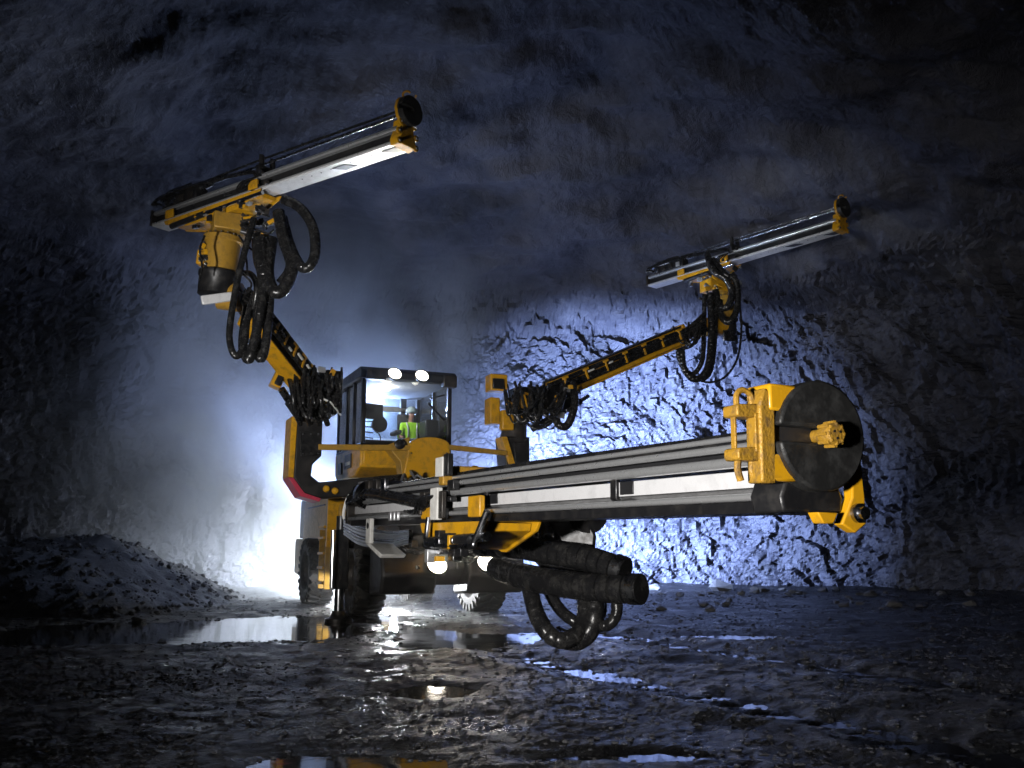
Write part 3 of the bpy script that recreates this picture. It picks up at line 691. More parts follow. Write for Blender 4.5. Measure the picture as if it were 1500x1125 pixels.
# ================================================================== feeds
def feed(tip, back, zc=.36, near=False, cradle=(.30, .62), roll=0.0, seed=1):
    tip, back = Vector(tip), Vector(back); L = (tip - back).length
    M = frame(tip - back, (0, 0, 1), tip) @ Matrix.Rotation(roll, 4, 'X')
    rnd = random.Random(seed)
    e = bpy.data.objects.new('feed', None); link(e, rig)
    B = lambda: MB(M)
    B().box((-L / 2 - .05, 0, -.165), (L - .1, .31 if near else .36, .028 if not near else .055)).build('bottom_plate', 'black_steel' if near else 'white_plate', e, .004)
    if near:
        B().box((-L / 2 - .05, 0, -.030), (L - .1, .23, .082)).build('web', 'white_plate', e, .004)
        B().box((-L / 2 - .05, 0, .066), (L - .1, .17, .076)).build('web_liner', 'cab_black', e)
        for s in (-1, 1):
            B().prism([(s * .116, -.076), (s * .118, -.076), (s * .175, -.10), (s * .175, -.103), (s * .10, -.103)], -L, -.1, 'x').build('rail_shoulder', 'black_steel', e)
            B().tube([(-L, s * .172, -.118), (-.1, s * .172, -.118)], .018, 14, 2).build('lower_rail', 'aluminium', e)
            B().cyl((-L + .4, s * .135, .052), (-.1, s * .135, .052), .027, n=20).build('guide_tube', 'aluminium', e)
            B().tube([(-L, s * .150, .122), (-.1, s * .150, .122)], .020, 14, 2).build('upper_rail', 'aluminium', e)
            B().prism([(s * .10, .104), (s * .13, .104), (s * .165, .145), (s * .16, .152), (s * .10, .152)], -L, -.1, 'x').build('rail_cap', 'black_steel', e, .003)
            B().tube([(-L + .2, s * .118, .172), (-.1, s * .118, .172)], .015, 12, 2).build('feed_rod', 'aluminium', e)
        B().box((-L / 2 - .05, 0, .13), (L - .2, .2, .05)).build('top_cover', 'black_steel', e, .004)
        for x in (-1.5, -3.3): B().box((x, -.122, -.025), (.07, .03, .13)).build('bracket', 'black_steel', e, .01); B().box((x + .12, -.117, -.025), (.14, .010, .075)).build('inspection_hole', 'cab_black', e, .03)
    else:
        B().box((-L / 2 - .05, 0, -.06), (L - .1, .20, .18)).build('web', 'black_steel', e, .004)
        for s in (-1, 1):
            B().prism([(s * .10, -.15), (s * .18, -.15), (s * .18, -.125), (s * .10, -.11)], -L, -.1, 'x').build('lower_rail', 'aluminium', e, .003)
            B().prism([(s * .09, .03), (s * .17, .03), (s * .18, .06), (s * .16, .105), (s * .09, .11)], -L + .02, -.12, 'x').build('upper_rail', 'aluminium', e, .004)
        B().box((-L / 2 - .05, 0, .06), (L - .2, .18, .05)).build('top_cover', 'black_steel', e, .004)
        for x in (-.28, -1.35, -3.6):
            B().prism([(x - .20, -.08), (x + .06, -.08), (x + .20, .08), (x - .06, .08)], -.190, -.174, 'z').build('slot', 'cab_black', e)
    for k in range(9):
        x = -.5 - k * .22; 
        B().cyl((x, -.06, -.184), (x, -.06, -.176), .012, n=8).build('bolt_hole', 'black_steel', e)
    # drill rod, return hose line
    B().cyl((-L + 1.1, 0, zc), (-.02, 0, zc), .023, n=14).build('drill_rod', 'steel' if not near else 'dark_steel', e)
    B().tube([(-L + .5, -.08, zc + .02), (-L * .5, -.08, zc + .05), (-.2, -.05, zc + .04)], .02, 8).build('hose', 'rubber_hose', e)
    # head: yellow bracket behind a rubber disc
    h = B().prism([(-.20, -.20), (.20, -.20), (.22, -.12), (.17, 0), (.145, zc - .16), (-.145, zc - .16), (-.17, 0), (-.22, -.12)], -.20, -.03, 'x',
                  poly2=[(-.17, -.19), (.17, -.19), (.18, -.12), (.13, 0), (.12, zc - .12), (-.12, zc - .12), (-.13, 0), (-.18, -.12)]).build('head_bracket', 'black_steel' if near else 'yellow', e, .012)
    for s in () if near else (-1, 1):
        for z in (-.16, .0, zc - .2):
            B().lathe([(-.02, .05), (.005, .05), (.01, .035)], 14, M @ Matrix.Translation((-.035, s * .185 if z < .1 else s * .14, z))).build('lug', 'yellow', h)
            B().cyl((-.03, s * .185 if z < .1 else s * .14, z), (.0, s * .185 if z < .1 else s * .14, z), .022, n=6).build('bolt', 'steel', h)
    rr = .25 if near else .232
    back_pl = [(rr * 1.05 * math.cos(a), zc + rr * 1.05 * math.sin(a)) for a in [math.radians(d) for d in (-50, -20, 10, 30, 48, 132, 150, 180, 215, 235)]]
    B().prism(back_pl, -.10, -.045, 'x').build('back_plate', 'yellow', h, .01)
    ds = []
    a0 = math.asin(.036 / rr)
    for k in range(41):
        a = PI + a0 + (2 * PI - 2 * a0) * k / 40; ds.append((rr * math.cos(a), zc + rr * math.sin(a)))
    ds += [(.03 * math.cos(a), zc + .036 * math.sin(a)) for a in (PI / 2, PI / 4, 0, -PI / 4, -PI / 2)]
    B().box((-.02, -.13, zc), (.036, .22, .066)).build('dark_notch_insert', 'cab_black', e)  # black insert stands in for the dark depth of the notch
    B().prism(ds, -.05, .055, 'x').build('rubber_disc', 'rubber_disc', e, .022)
    for s in () if near else (-1, 1):
        B().tube([(-.05, s * .10, zc + .17), (-.03, s * .12, zc + .25), (.03, s * .10, zc + .275), (.06, s * .06, zc + .255)], .016, 8).build('hook', 'yellow', h)
    if near:
        bt = B().lathe([(-.06, .028), (.03, .03), (.07, .046), (.125, .05), (.135, .044), (.137, 0)], 24, M @ Matrix.Translation((0, 0, zc))).build('drill_bit', 'yellow_worn', e)
        for k in range(8):
            a = 2 * PI * k / 8; B().lathe([(0, .011), (.008, .008), (.011, 0)], 8, M @ Matrix.Translation((.128, .042 * math.cos(a), zc + .042 * math.sin(a)))).build('button', 'yellow_worn', bt)
            B().cyl((.06, .05 * math.cos(a), zc + .05 * math.sin(a)), (.125, .052 * math.cos(a), zc + .052 * math.sin(a)), .009, n=6).build('flute', 'yellow_worn', bt)
        for k in range(3):
            a = 2 * PI * k / 3 + .5; B().cyl((.136, .02 * math.cos(a), zc + .02 * math.sin(a)), (.1385, .02 * math.cos(a), zc + .02 * math.sin(a)), .006, n=8).build('flushing_hole', 'cab_black', bt)
        # gripping jaws on the camera side
        jw = B().prism([(-.33, zc - .22), (-.25, zc - .22), (-.24, zc + .17), (-.30, zc + .20), (-.33, zc + .12)], -.08, .02, 'x').build('jaw_plate', 'yellow_worn', e, .01)
        B().box((-.05, -.20, zc + .16), (.16, .16, .12)).build('jaw_block', 'yellow', jw, .012)
        B().box((-.05, -.20, zc - .15), (.14, .14, .12)).build('jaw_block', 'yellow', jw, .012)
        for z in (zc + .10, zc - .09):
            B().prism([(-.44, z - .025), (-.43, z - .035), (-.30, z - .035), (-.30, z + .03), (-.43, z + .02), (-.44, z + .01)], -.10, -.0, 'x').build('jaw_prong', 'yellow_worn', jw, .01)
        B().box((-.05, -.42, zc), (.03, .012, .16)).build('jaw_strip', 'yellow_worn', jw, .003)
        B().box((-.02, -.335, zc), (.05, .02, .17)).build('jaw_strip', 'yellow_worn', jw, .004)
        B().tube([(-.04, -.41, zc + .12), (-.04, -.405, zc + .17), (-.04, -.37, zc + .19), (-.04, -.33, zc + .17), (-.04, -.32, zc + .12)], .014, 8).build('handle', 'yellow_worn', jw)
        for y in (-.40, -.32): B().tube([(-.05, y, zc - .11), (-.05, y - .005, zc - .16), (-.05, y + .01, zc - .21)], .016, 8).build('jaw_leg', 'yellow_worn', jw)
        tb = B().prism([(.14, -.24), (.22, -.28), (.29, -.24), (.29, -.12), (.27, zc - .02), (.255, zc + .10), (.22, zc), (.21, -.12)], -.06, .0, 'x').build('mounting_tab', 'yellow', h, .008)
        B().lathe([(0, .045), (.02, .045), (.025, .03), (.05, .03), (.05, 0)], 14, M @ Matrix.Translation((.0, .235, -.19))).build('bolt', 'steel', tb)
        B().prism([(-.02, -.19), (.10, -.19), (.07, -.24), (.01, -.24)], -.05, .02, 'x').build('mounting_tab', 'yellow', h, .006)
    # centraliser halfway, chain guides, rock drill at the back
    xm = -L * (.52 if not near else .60)
    cz = B().box((xm, 0, .19), (.10, .42, .16)).build('centraliser', 'black_steel' if not near else 'yellow_worn', e, .012)
    for s in (-1, 1):
        B().prism([(xm - .05, .11), (xm + .05, .11), (xm + .03, zc + .1), (xm - .06, zc + .14), (xm - .06, zc + .05)], s * .09, s * .14).build('prong', 'black_steel' if not near else 'yellow_worn', cz, .008)
    for k in range(12):
        x = xm + rnd.uniform(-.35, .3); y = rnd.choice((-1, 1)) * rnd.uniform(.17, .24); z = rnd.uniform(-.16, .12)
        B().box((x, y, z), (rnd.uniform(.05, .16), .06, rnd.uniform(.04, .10))).build('valve', rnd.choice(('black_steel', 'steel', 'dark_steel')), cz, .008)
    for k in range(5):
        x = xm + rnd.uniform(-.2, .1); s = -1
        hose([M @ Vector((x, s * .2, .05)), M @ Vector((x - .15, s * .28, .0)), M @ Vector((x - .4, s * .22, -.1)), M @ Vector((x - .7, s * .2, -.08))], .014, cz, n=6, sub=5)
    xd = -L + .2
    rd = B().prism([(xd, .12), (xd + 1.0, .12), (xd + 1.0, zc - .02), (xd + .8, zc + .09), (xd + .15, zc + .09), (xd, zc)], -.13, .13).build('rock_drill', 'black_steel', e, .02)
    B().cyl((xd + 1.0, 0, zc), (xd + 1.28, 0, zc), .075, .05, n=18).build('chuck', 'steel', rd)
    B().cyl((xd - .1, -.06, zc), (xd + .6, -.15, zc - .03), .05, n=14).build('accumulator', 'steel', rd)
    for k in range(4): B().box((xd + .1 + k * .25, -.14, .2), (.12, .05, .12)).build('port', rnd.choice(('steel', 'dark_steel', 'aluminium')), rd, .01)
    B().box((-L - .02, 0, -.02), (.05, .40, .30)).build('end_plate', 'dark_steel', e, .01)
    for k in range(4):
        yy = -.18 + k * .02
        hose([M @ Vector((xd, yy, .2)), M @ Vector((xd - .2, yy - .02, zc - .11 + .03 * k)), M @ Vector((xd + .6, yy - .06, zc - .06 + .02 * k)), M @ Vector((xm - .3, yy - .06, zc - .2 + .02 * k)), M @ Vector((xm, -.2, .05))], .02, rd, n=7)
    # cradle
    x0, x1 = -L * cradle[1], -L * cradle[0]
    cr = B().prism([(x0, -.19), (x1, -.19), (x1 - .05, -.26), (x1 - .55, -.42), (x0 + .7, -.42), (x0 + .05, -.27)], -.23, -.20).build('cradle', 'yellow', e, .006)
    B().prism([(x0, -.19), (x1, -.19), (x1 - .05, -.26), (x1 - .55, -.42), (x0 + .7, -.42), (x0 + .05, -.27)], .20, .23).build('cradle_plate', 'yellow', cr, .006)
    B().prism([(x0 + .1, -.20), (x1 - .1, -.20), (x1 - .12, -.26), (x1 - .57, -.40), (x0 + .72, -.40), (x0 + .1, -.27)], -.197, .197).build('cradle_box', 'yellow', cr, .006)
    for x in (x0 + .15, x1 - .2):
        for s in (-1, 1): B().box((x, s * .215, -.08), (.22, .05, .16)).build('slide_holder', 'yellow', cr, .012)
    B().cyl((x0 + .5, -.26, -.34), (x1 + .1, -.26, -.30), .035, n=12).build('cylinder', 'chrome', cr)
    B().cyl((x0 + .3, -.26, -.36), (x0 + 1.2, -.26, -.33), .055, n=14).build('cylinder_barrel', 'black_steel', cr)
    for k in range(16):
        x = rnd.uniform(x0 + .4, x1 - .2); B().box((x, rnd.uniform(-.3, -.2), rnd.uniform(-.5, -.3)), (rnd.uniform(.04, .14), .07, rnd.uniform(.04, .12))).build('fitting', rnd.choice(('black_steel', 'steel', 'aluminium', 'yellow')), cr, .006)
    return M, L, e
LF = feed(P(600, 196, 13.4), P(236, 322, 17.0), zc=.36, cradle=(.50, .93), seed=3)
RF = feed(P(1237, 326, 21.0), P(955, 412, 25.5), zc=.36, cradle=(.52, .82), seed=5)
NF = feed(P(1196, 688, 4.3), P(535, 744, 10.3), zc=.15, near=True, cradle=(.46, .66), seed=9)

# ================================================================== booms
def boom(a, b, w, h, nclip, seed, tele=.3):
    a, b = Vector(a), Vector(b); L = (b - a).length; M = frame(b - a, (0, 0, 1), a); rnd = random.Random(seed)
    s = -1 if (M.to_3x3() @ Vector((0, -1, 0))).y < 0 else 1      # the side that faces the open floor
    e = bpy.data.objects.new('boom', None); link(e, rig); B = lambda: MB(M); xl = L * (1 - tele)
    B().box((xl / 2, 0, 0), (xl, w, h)).build('boom_beam', 'yellow', e, .02)
    B().box((xl / 2, 0, -h / 2 - .02), (xl, w + .10, .035)).build('flange', 'yellow', e, .008)
    B().box((xl / 2, 0, h / 2 + .02), (xl * .97, w + .08, .035)).build('flange', 'black_steel', e, .008)
    B().box((xl, 0, 0), (.10, w + .09, h + .10)).build('collar', 'yellow', e, .012)
    B().box((xl + (L - xl) / 2, 0, 0), (L - xl, w * .72, h * .72)).build('telescope_tube', 'steel', e, .015)
    for k in range(5):
        y = s * (w / 2 + .035); z = h * (.40 - .14 * k)
        B().tube([(-.1, y, z), (L * .3, y + s * rnd.uniform(0, .03), z + rnd.uniform(-.02, .02)), (L * .6, y + s * rnd.uniform(0, .04), z), (L * .98, y, z - .05)], rnd.choice((.026, .032, .036)), 8).build('hose', 'rubber_hose', e)
    for k in range(nclip):
        x = xl * (k + .6) / nclip
        B().box((x, s * (w / 2 + .08), h * .14), (.05, .035, h * .62)).build('clip', 'yellow', e, .006)
        B().box((x + .03, s * (w / 2 + .05), h * .40), (.16, .09, .05)).build('clip_arm', 'yellow', e, .006)
        B().box((x + .15, s * (w / 2 + .085), h * rnd.uniform(-.1, .3)), (rnd.uniform(.08, .2), .05, .04)).build('fitting', rnd.choice(('white_paint', 'steel', 'black_steel')), e, .006)
    for k in range(7):
        B().cyl((xl * (k + .5) / 7, s * (w / 2 + .052), -h / 2 - .02), (xl * (k + .5) / 7, s * (w / 2 + .07), -h / 2 - .02), .014, n=6).build('bolt', 'steel', e)
    return M, L, e
LB = boom(P(448, 560, 18.1), P(345, 428, 16.0), .30, .42, 6, 11, .22)
RB = boom(P(803, 574, 20.4), P(1030, 478, 22.9), .30, .40, 7, 13, .16)
# knuckle of a boom on its column
def knuckle(c0, c1, b0, par, seed, w=.26):
    c0, c1, b0 = Vector(c0), Vector(c1), Vector(b0); rnd = random.Random(seed)
    k = MB().cyl(c0, c1, w * 1.1, w * .85, n=20).build('swing_post', 'dark_steel', par)
    for s in (-1, 1):
        sd = (b0 - c1).cross(Vector((0, 0, 1))).normalized() * s * w * .8
        F, d = between(c1 + sd + Vector((0, 0, -.1)), b0 + sd, .06, .46); MB().box((0, 0, 0), d, F).build('fork_plate', 'yellow', k, .02)
    sd = (b0 - c1).cross(Vector((0, 0, 1))).normalized() * w * 1.2
    MB().cyl(c1 - sd, c1 + sd, .09, n=16).build('pin', 'steel', k)
    return k
k1 = knuckle(P(457, 618, 18.45), P(455, 585, 18.4), P(446, 556, 18.1), rig, 1)
MB().box((0, 0, 0), (.5, .55, .7), Matrix.Translation(P(470, 582, 18.2)) @ Matrix.Rotation(YAW, 4, 'Z')).build('valve_cabinet', 'black_steel', rig, .03)
MB().box((0, 0, 0), (.4, .36, .8), Matrix.Translation(P(484, 574, 18.5)) @ Matrix.Rotation(YAW + .2, 4, 'Z')).build('valve_cabinet', 'black_steel', rig, .03)
k2 = knuckle(P(752, 642, 20.3), P(757, 600, 20.3), P(806, 576, 20.4), rig, 2)
MB().box((0, 0, 0), (.5, .75, .6), Matrix.Translation(P(775, 590, 20.2)) @ Matrix.Rotation(YAW, 4, 'Z')).build('valve_cabinet', 'black_steel', rig, .03)
MB().box((0, 0, 0), (.35, .7, .5), Matrix.Translation(P(812, 585, 20.3)) @ Matrix.Rotation(YAW + .3, 4, 'Z')).build('valve_cabinet', 'black_steel', rig, .03)
def obox(name, m, par, c, d, yaw=0.0, tilt=0.0, bev=.02):
    return MB().box((0, 0, 0), d, Matrix.Translation(c) @ Matrix.Rotation(YAW + yaw, 4, 'Z') @ Matrix.Rotation(tilt, 4, 'X')).build(name, m, par, bev)
a = obox('end_housing', 'yellow', rig, P(727, 562, 20.0), (.34, .38, .36)); obox('end_cover', 'black_steel', a, P(730, 562, 19.8), (.05, .26, .22))
obox('end_housing', 'yellow', rig, P(721, 603, 20.1), (.36, .22, .56)); obox('side_bracket', 'yellow', rig, P(742, 616, 20.0), (.2, .26, .42))
obox('side_bracket', 'yellow', rig, P(766, 588, 19.75), (.1, .16, .3), tilt=.2)
a = obox('end_housing', 'yellow', rig, P(407, 556, 17.8), (.3, .2, .34), tilt=-.4); obox('end_cover', 'black_steel', a, P(409, 557, 17.62), (.05, .12, .2), tilt=-.4)
# lift cylinders
MB().cyl(P(412, 570, 17.7), P(437, 608, 18.1), .07, n=16).build('lift_cylinder', 'steel', rig)
MB().cyl(P(424, 588, 17.9), P(442, 614, 18.2), .10, n=16).build('cylinder_barrel', 'black_steel', rig)
MB().cyl(P(780, 628, 20.0), P(850, 588, 20.6), .075, n=16).build('cylinder_barrel', 'black_steel', rig)
MB().cyl(P(840, 594, 20.5), P(862, 580, 20.7), .045, n=16).build('lift_cylinder', 'chrome', rig)
# hose tangles at the knuckles
rt = random.Random(21)
def tangle(x0, x1, y0, y1, Y, n, sag, rmin, rmax, par):
    for k in range(n):
        a, b = rt.uniform(x0, x1), rt.uniform(x0, x1); ya, yb = rt.uniform(y0, y1), rt.uniform(y0, y1); D = Y + rt.uniform(-.35, .25)
        hose([P(a, ya, D), P(a * .75 + b * .25, max(ya, yb) + rt.uniform(.4, 1) * sag, D - .15), P(a * .3 + b * .7, max(ya, yb) + rt.uniform(.4, 1) * sag, D - .15), P(b, yb, D)], rt.uniform(rmin, rmax), par, rt.choice(('rubber_hose', 'rubber_hose', 'rubber_hose', 'grey_hose')) if rmax < .04 else 'rubber_hose', n=8, sub=7)
tangle(425, 495, 535, 580, 17.8, 20, 38, .018, .04, k1)
tangle(465, 502, 538, 585, 18.0, 12, 24, .02, .045, k1)
tangle(735, 835, 558, 585, 19.8, 20, 42, .018, .045, k2)
hose([P(455, 545, 17.9), P(470, 580, 17.6), P(485, 590, 17.6), P(499, 608, 17.9)], .018, k1, 'white_paint')
for px in (432, 446, 460, 472): hose([P(px - 12, 540, 17.9), P(px - 4, 570, 17.55), P(px, 600, 17.6), P(px + 8, 622, 17.9)], .05, k1, n=10)
hose([P(760, 570, 19.7), P(755, 600, 19.5), P(764, 618, 19.5), P(776, 606, 19.5), P(780, 568, 19.7)], .075, k2, n=12)
hose([P(838, 560, 20.0), P(842, 590, 19.8), P(832, 622, 19.8), P(818, 622, 19.8), P(812, 600, 19.9)], .085, k2, n=12, rib=.12, ribl=.08)
hose([P(790, 570, 19.7), P(792, 600, 19.5), P(810, 612, 19.5), P(824, 590, 19.6), P(832, 556, 20.0)], .035, k2)
for k in range(16):
    obox('fitting', rt.choice(('steel', 'black_steel', 'yellow', 'dark_steel', 'aluminium')), k1, P(rt.uniform(425, 495), rt.uniform(540, 612), 17.75), (.06, rt.uniform(.05, .2), rt.uniform(.05, .15)), tilt=rt.uniform(-.6, .6), bev=.008)
    obox('fitting', rt.choice(('steel', 'black_steel', 'yellow', 'dark_steel', 'aluminium')), k2, P(rt.uniform(735, 845), rt.uniform(560, 612), 19.75), (.06, rt.uniform(.05, .2), rt.uniform(.05, .15)), tilt=rt.uniform(-.6, .6), bev=.008)
# rollover units between boom and feed
def rollover(p0, p1, r, par, rev=False):
    p0, p1 = Vector(p0), Vector(p1); F = frame(p1 - p0, (0, 1, 0), p0); L = (p1 - p0).length
    e = MB().lathe([(0, r * .75), (.04, r * .98), (L * .26, r), (L * .28, r * 1.06), (L * .34, r * 1.06), (L * .36, r * .9)], 28, F).build('rollover_unit', 'black_steel', par)
    MB().lathe([(L * .36, r * .92), (L * .74, r * .95), (L * .76, r * 1.05), (L * .82, r * 1.05), (L * .84, r * .8), (L, r * .7)], 28, F).build('drum', 'ochre', e)
    for k in range(18):
        a = 2 * PI * k / 18; MB(F).cyl((L * .82, r * .95 * math.cos(a), r * .95 * math.sin(a)), (L * .85, r * .95 * math.cos(a), r * .95 * math.sin(a)), .018, n=6).build('bolt', 'steel', e)
    MB(F).box((L * .5, -r * .9, -.1), (.25, .14, .2)).build('motor', 'yellow', e, .02)
    return e
ro1 = rollover(P(316, 436, 15.9), P(330, 330, 15.9), .32, rig)
obox('end_plate', 'white_plate', ro1, P(318, 437, 15.6), (.06, .52, .16), tilt=.25)
MB().cyl(P(322, 432, 15.95), P(352, 436, 15.95), .25, n=20).build('tilt_joint', 'ochre', rig)
obox('feed_mount', 'ochre', rig, P(340, 330, 15.8), (.5, .65, .3))
ro2 = rollover(P(1066, 492, 23.4), P(1060, 425, 23.5), .24, rig)
MB().cyl(P(1030, 480, 23.0), P(1060, 478, 23.4), .24, n=20).build('tilt_joint', 'yellow', rig)
obox('feed_mount', 'yellow', rig, P(1050, 420, 23.4), (.5, .7, .3)); obox('end_plate', 'steel', ro2, P(1068, 492, 23.15), (.05, .36, .28))
# hoses to the left feed
def hp(pts, r, rib=0.0, ribl=.08, par=None, D=0): return hose([P(x, y, d + D) for x, y, d in pts], r, par, rib=rib, ribl=ribl, n=12)
le, re_, ne = LF[2], RF[2], NF[2]
hp([(415, 292, 15.0), (440, 305, 14.9), (459, 335, 14.8), (461, 375, 14.8), (448, 394, 14.8), (434, 380, 14.9), (420, 345, 15.1)], .085, .10, .1, le)
hp([(408, 310, 15.1), (416, 350, 15.0), (428, 390, 14.9), (417, 422, 14.9), (402, 428, 14.9), (392, 400, 15.0), (398, 350, 15.2)], .105, .10, .12, le)
hp([(414, 318, 15.2), (424, 360, 15.1), (424, 395, 15.1), (410, 415, 15.1)], .08, .08, .1, le)
hp([(372, 320, 15.0), (358, 370, 14.9), (346, 420, 14.9), (336, 490, 14.9), (345, 522, 14.9), (358, 505, 15.0), (362, 470, 15.2), (372, 430, 15.4)], .055, .08, .05, le)
hp([(384, 372, 15.1), (387, 410, 15.0), (381, 460, 14.9), (370, 510, 14.9), (364, 528, 14.9), (356, 505, 15.1), (362, 450, 15.4)], .08, .08, .1, le)
hp([(392, 372, 15.2), (396, 420, 15.1), (392, 480, 15.0), (386, 520, 15.0), (378, 522, 15.0), (376, 480, 15.2), (378, 440, 15.4)], .075, .08, .09, le)
hp([(380, 350, 15.1), (382, 380, 15.05), (388, 400, 15.0), (390, 430, 15.0)], .13, .08, .14, le)
hp([(352, 400, 15.5), (368, 402, 15.3), (376, 420, 15.2), (372, 450, 15.3), (362, 470, 15.5)], .05, 0, .1, le)
for pts in ([(366, 330), (364, 360), (376, 368), (384, 366)], [(384, 366), (380, 352), (388, 348), (396, 360)], [(355, 395), (362, 398), (358, 360), (350, 345)], [(345, 420), (360, 430), (368, 415), (352, 398)], [(300, 345), (293, 365), (296, 390), (292, 410)], [(352, 330), (372, 335), (392, 342), (402, 336)]):
    hose([P(x, y, 15.05) for x, y in pts], .018, le, n=7)
for k in range(26):
    obox('fitting', rt.choice(('steel', 'black_steel', 'dark_steel', 'yellow', 'aluminium')), le, P(rt.uniform(350, 398), rt.uniform(305, 345), 15.25), (.05, rt.uniform(.04, .16), rt.uniform(.03, .1)), tilt=rt.uniform(-.7, .7), bev=.006)
for k in range(10):
    obox('fitting', rt.choice(('steel', 'black_steel', 'yellow')), ro1, P(rt.uniform(292, 304), rt.uniform(345, 410), 15.65), (.05, rt.uniform(.05, .1), rt.uniform(.04, .1)), tilt=rt.uniform(-.7, .7), bev=.006)
MB().cyl(P(352, 338, 15.2), P(404, 352, 15.4), .05, n=12).build('cylinder', 'steel', le)
# hoses to the right feed
hp([(1036, 372, 23.2), (1044, 396, 22.9), (1064, 410, 22.8), (1072, 430, 22.8), (1065, 450, 22.8), (1054, 448, 22.9), (1048, 425, 23)], .085, .10, .09, re_)
hp([(1044, 380, 23.1), (1062, 402, 22.8), (1078, 412, 22.8), (1080, 450, 22.8), (1068, 472, 22.8), (1056, 462, 22.9), (1054, 440, 23)], .08, .10, .09, re_)
hp([(1032, 432, 22.9), (1031, 480, 22.7), (1028, 530, 22.6), (1010, 550, 22.6), (996, 530, 22.6), (992, 505, 22.5)], .06, .06, .08, re_)
hp([(1040, 430, 22.9), (1042, 490, 22.7), (1036, 540, 22.6), (1018, 556, 22.6), (1002, 540, 22.6), (998, 510, 22.6)], .085, .06, .1, re_)
hp([(1048, 432, 23.0), (1047, 500, 22.8), (1040, 545, 22.7), (1024, 556, 22.7), (1008, 545, 22.7)], .06, .06, .08, re_)
hp([(1082, 430, 23.0), (1086, 480, 22.9), (1080, 525, 22.8), (1062, 552, 22.7), (1040, 560, 22.7), (1020, 556, 22.7)], .028, 0, .1, re_)
for k in range(22):
    obox('fitting', rt.choice(('steel', 'black_steel', 'dark_steel', 'yellow', 'aluminium')), re_, P(rt.uniform(1025, 1085), rt.uniform(388, 440), 23.0), (.05, rt.uniform(.04, .18), rt.uniform(.03, .12)), tilt=rt.uniform(-.7, .7), bev=.006)
tangle(985, 1030, 472, 500, 22.4, 9, 14, .02, .035, re_)
hp([(1005, 500, 22.5), (1012, 480, 22.5), (1022, 470, 22.5), (1030, 462, 22.7)], .06, 0, .1, re_)

# ---- near boom and the big sleeved hoses under the near feed
NBm = boom(R(1.2, .1, 1.75), P(775, 772, 9.1), .34, .36, 6, 17, .25)
obox('feed_mount', 'yellow', ne, P(735, 768, 8.5), (.5, .6, .12), yaw=.1)
MB().cyl(P(800, 790, 8.4), P(800, 752, 8.4), .075, n=18).build('rotation_post', 'steel', ne)
MB().cyl(P(808, 768, 8.6), P(832, 766, 8.9), .12, n=22).build('rotation_drum', 'yellow', ne)
obox('joint_block', 'steel', ne, P(822, 782, 8.3), (.1, .22, .12))
MB().prism([(-.25, 0), (.1, 0), (.22, -.22), (.18, -.55), (.05, -.5)], -.04, .04, 'y', M=Matrix.Translation(P(835, 745, 8.2)) @ Matrix.Rotation(-.2, 4, 'Z')).build('hose_bracket', 'black_steel', ne, .02)
MB().lathe([(0, .0), (.0, .17), (.08, .17), (.08, 0)], 26, Matrix.Translation(P(858, 752, 8.2)) @ Matrix.Rotation(-PI / 2 + .4, 4, 'Z'), cap=False).build('hose_guide', 'black_steel', ne)
hp([(705, 800, 9.2), (745, 800, 8.7), (800, 808, 8.2), (860, 818, 7.9), (914, 836, 7.7)], .105, .22, .095, ne)
hp([(728, 832, 9.1), (770, 845, 8.5), (830, 856, 8.0), (890, 862, 7.7), (936, 863, 7.55)], .115, .22, .105, ne)
for q0, q1, rr_ in (((902, 831, 7.75), (915, 836, 7.7), .112), ((924, 863, 7.6), (938, 863, 7.54), .122)):
    MB().cyl(P(*q0), P(*q1), rr_, n=22).build('hose_clamp', 'steel', ne)
    MB().cyl(P(*q1), P(*q1) + (P(*q1) - P(*q0)) * .12, rr_ * .88, n=22).build('hose_end', 'rubber_hose', ne)
hp([(780, 800, 8.9), (800, 825, 8.6), (850, 838, 8.3), (900, 848, 8.2)], .06, .14, .05, ne)
hp([(776, 862, 8.6), (786, 900, 8.4), (805, 930, 8.3), (830, 938, 8.3), (852, 920, 8.4), (858, 885, 8.5), (846, 850, 8.7)], .075, .10, .07, ne)
hp([(796, 850, 8.8), (818, 890, 8.7), (845, 912, 8.6), (856, 905, 8.6), (862, 880, 8.6)], .055, .08, .06, ne)
hp([(868, 860, 8.5), (872, 900, 8.4), (860, 930, 8.4), (838, 940, 8.4), (815, 930, 8.5)], .085, .06, .1, ne)
hp([(880, 860, 8.6), (880, 900, 8.6), (868, 915, 8.6)], .05, .08, .06, ne)
hp([(900, 865, 8.3), (904, 895, 8.3), (894, 914, 8.3), (876, 918, 8.4)], .05, .08, .05, ne)
hp([(772, 795, 8.8), (800, 812, 8.7), (830, 822, 8.6), (880, 835, 8.5)], .05, .12, .05, ne)
for k in range(18):
    obox('fitting', rt.choice(('steel', 'black_steel', 'dark_steel', 'aluminium')), ne, P(rt.uniform(770, 850), rt.uniform(768, 805), 8.6), (.03, rt.uniform(.03, .1), rt.uniform(.03, .08)), tilt=rt.uniform(-.7, .7), bev=.005)
for k in range(8):
    x0 = rt.uniform(790, 830); hose([P(x0, 785, 8.3), P(x0 + 12, 800, 8.15), P(x0 + 26, 800, 8.15), P(x0 + 34, 788, 8.3)], .012, ne, n=6)
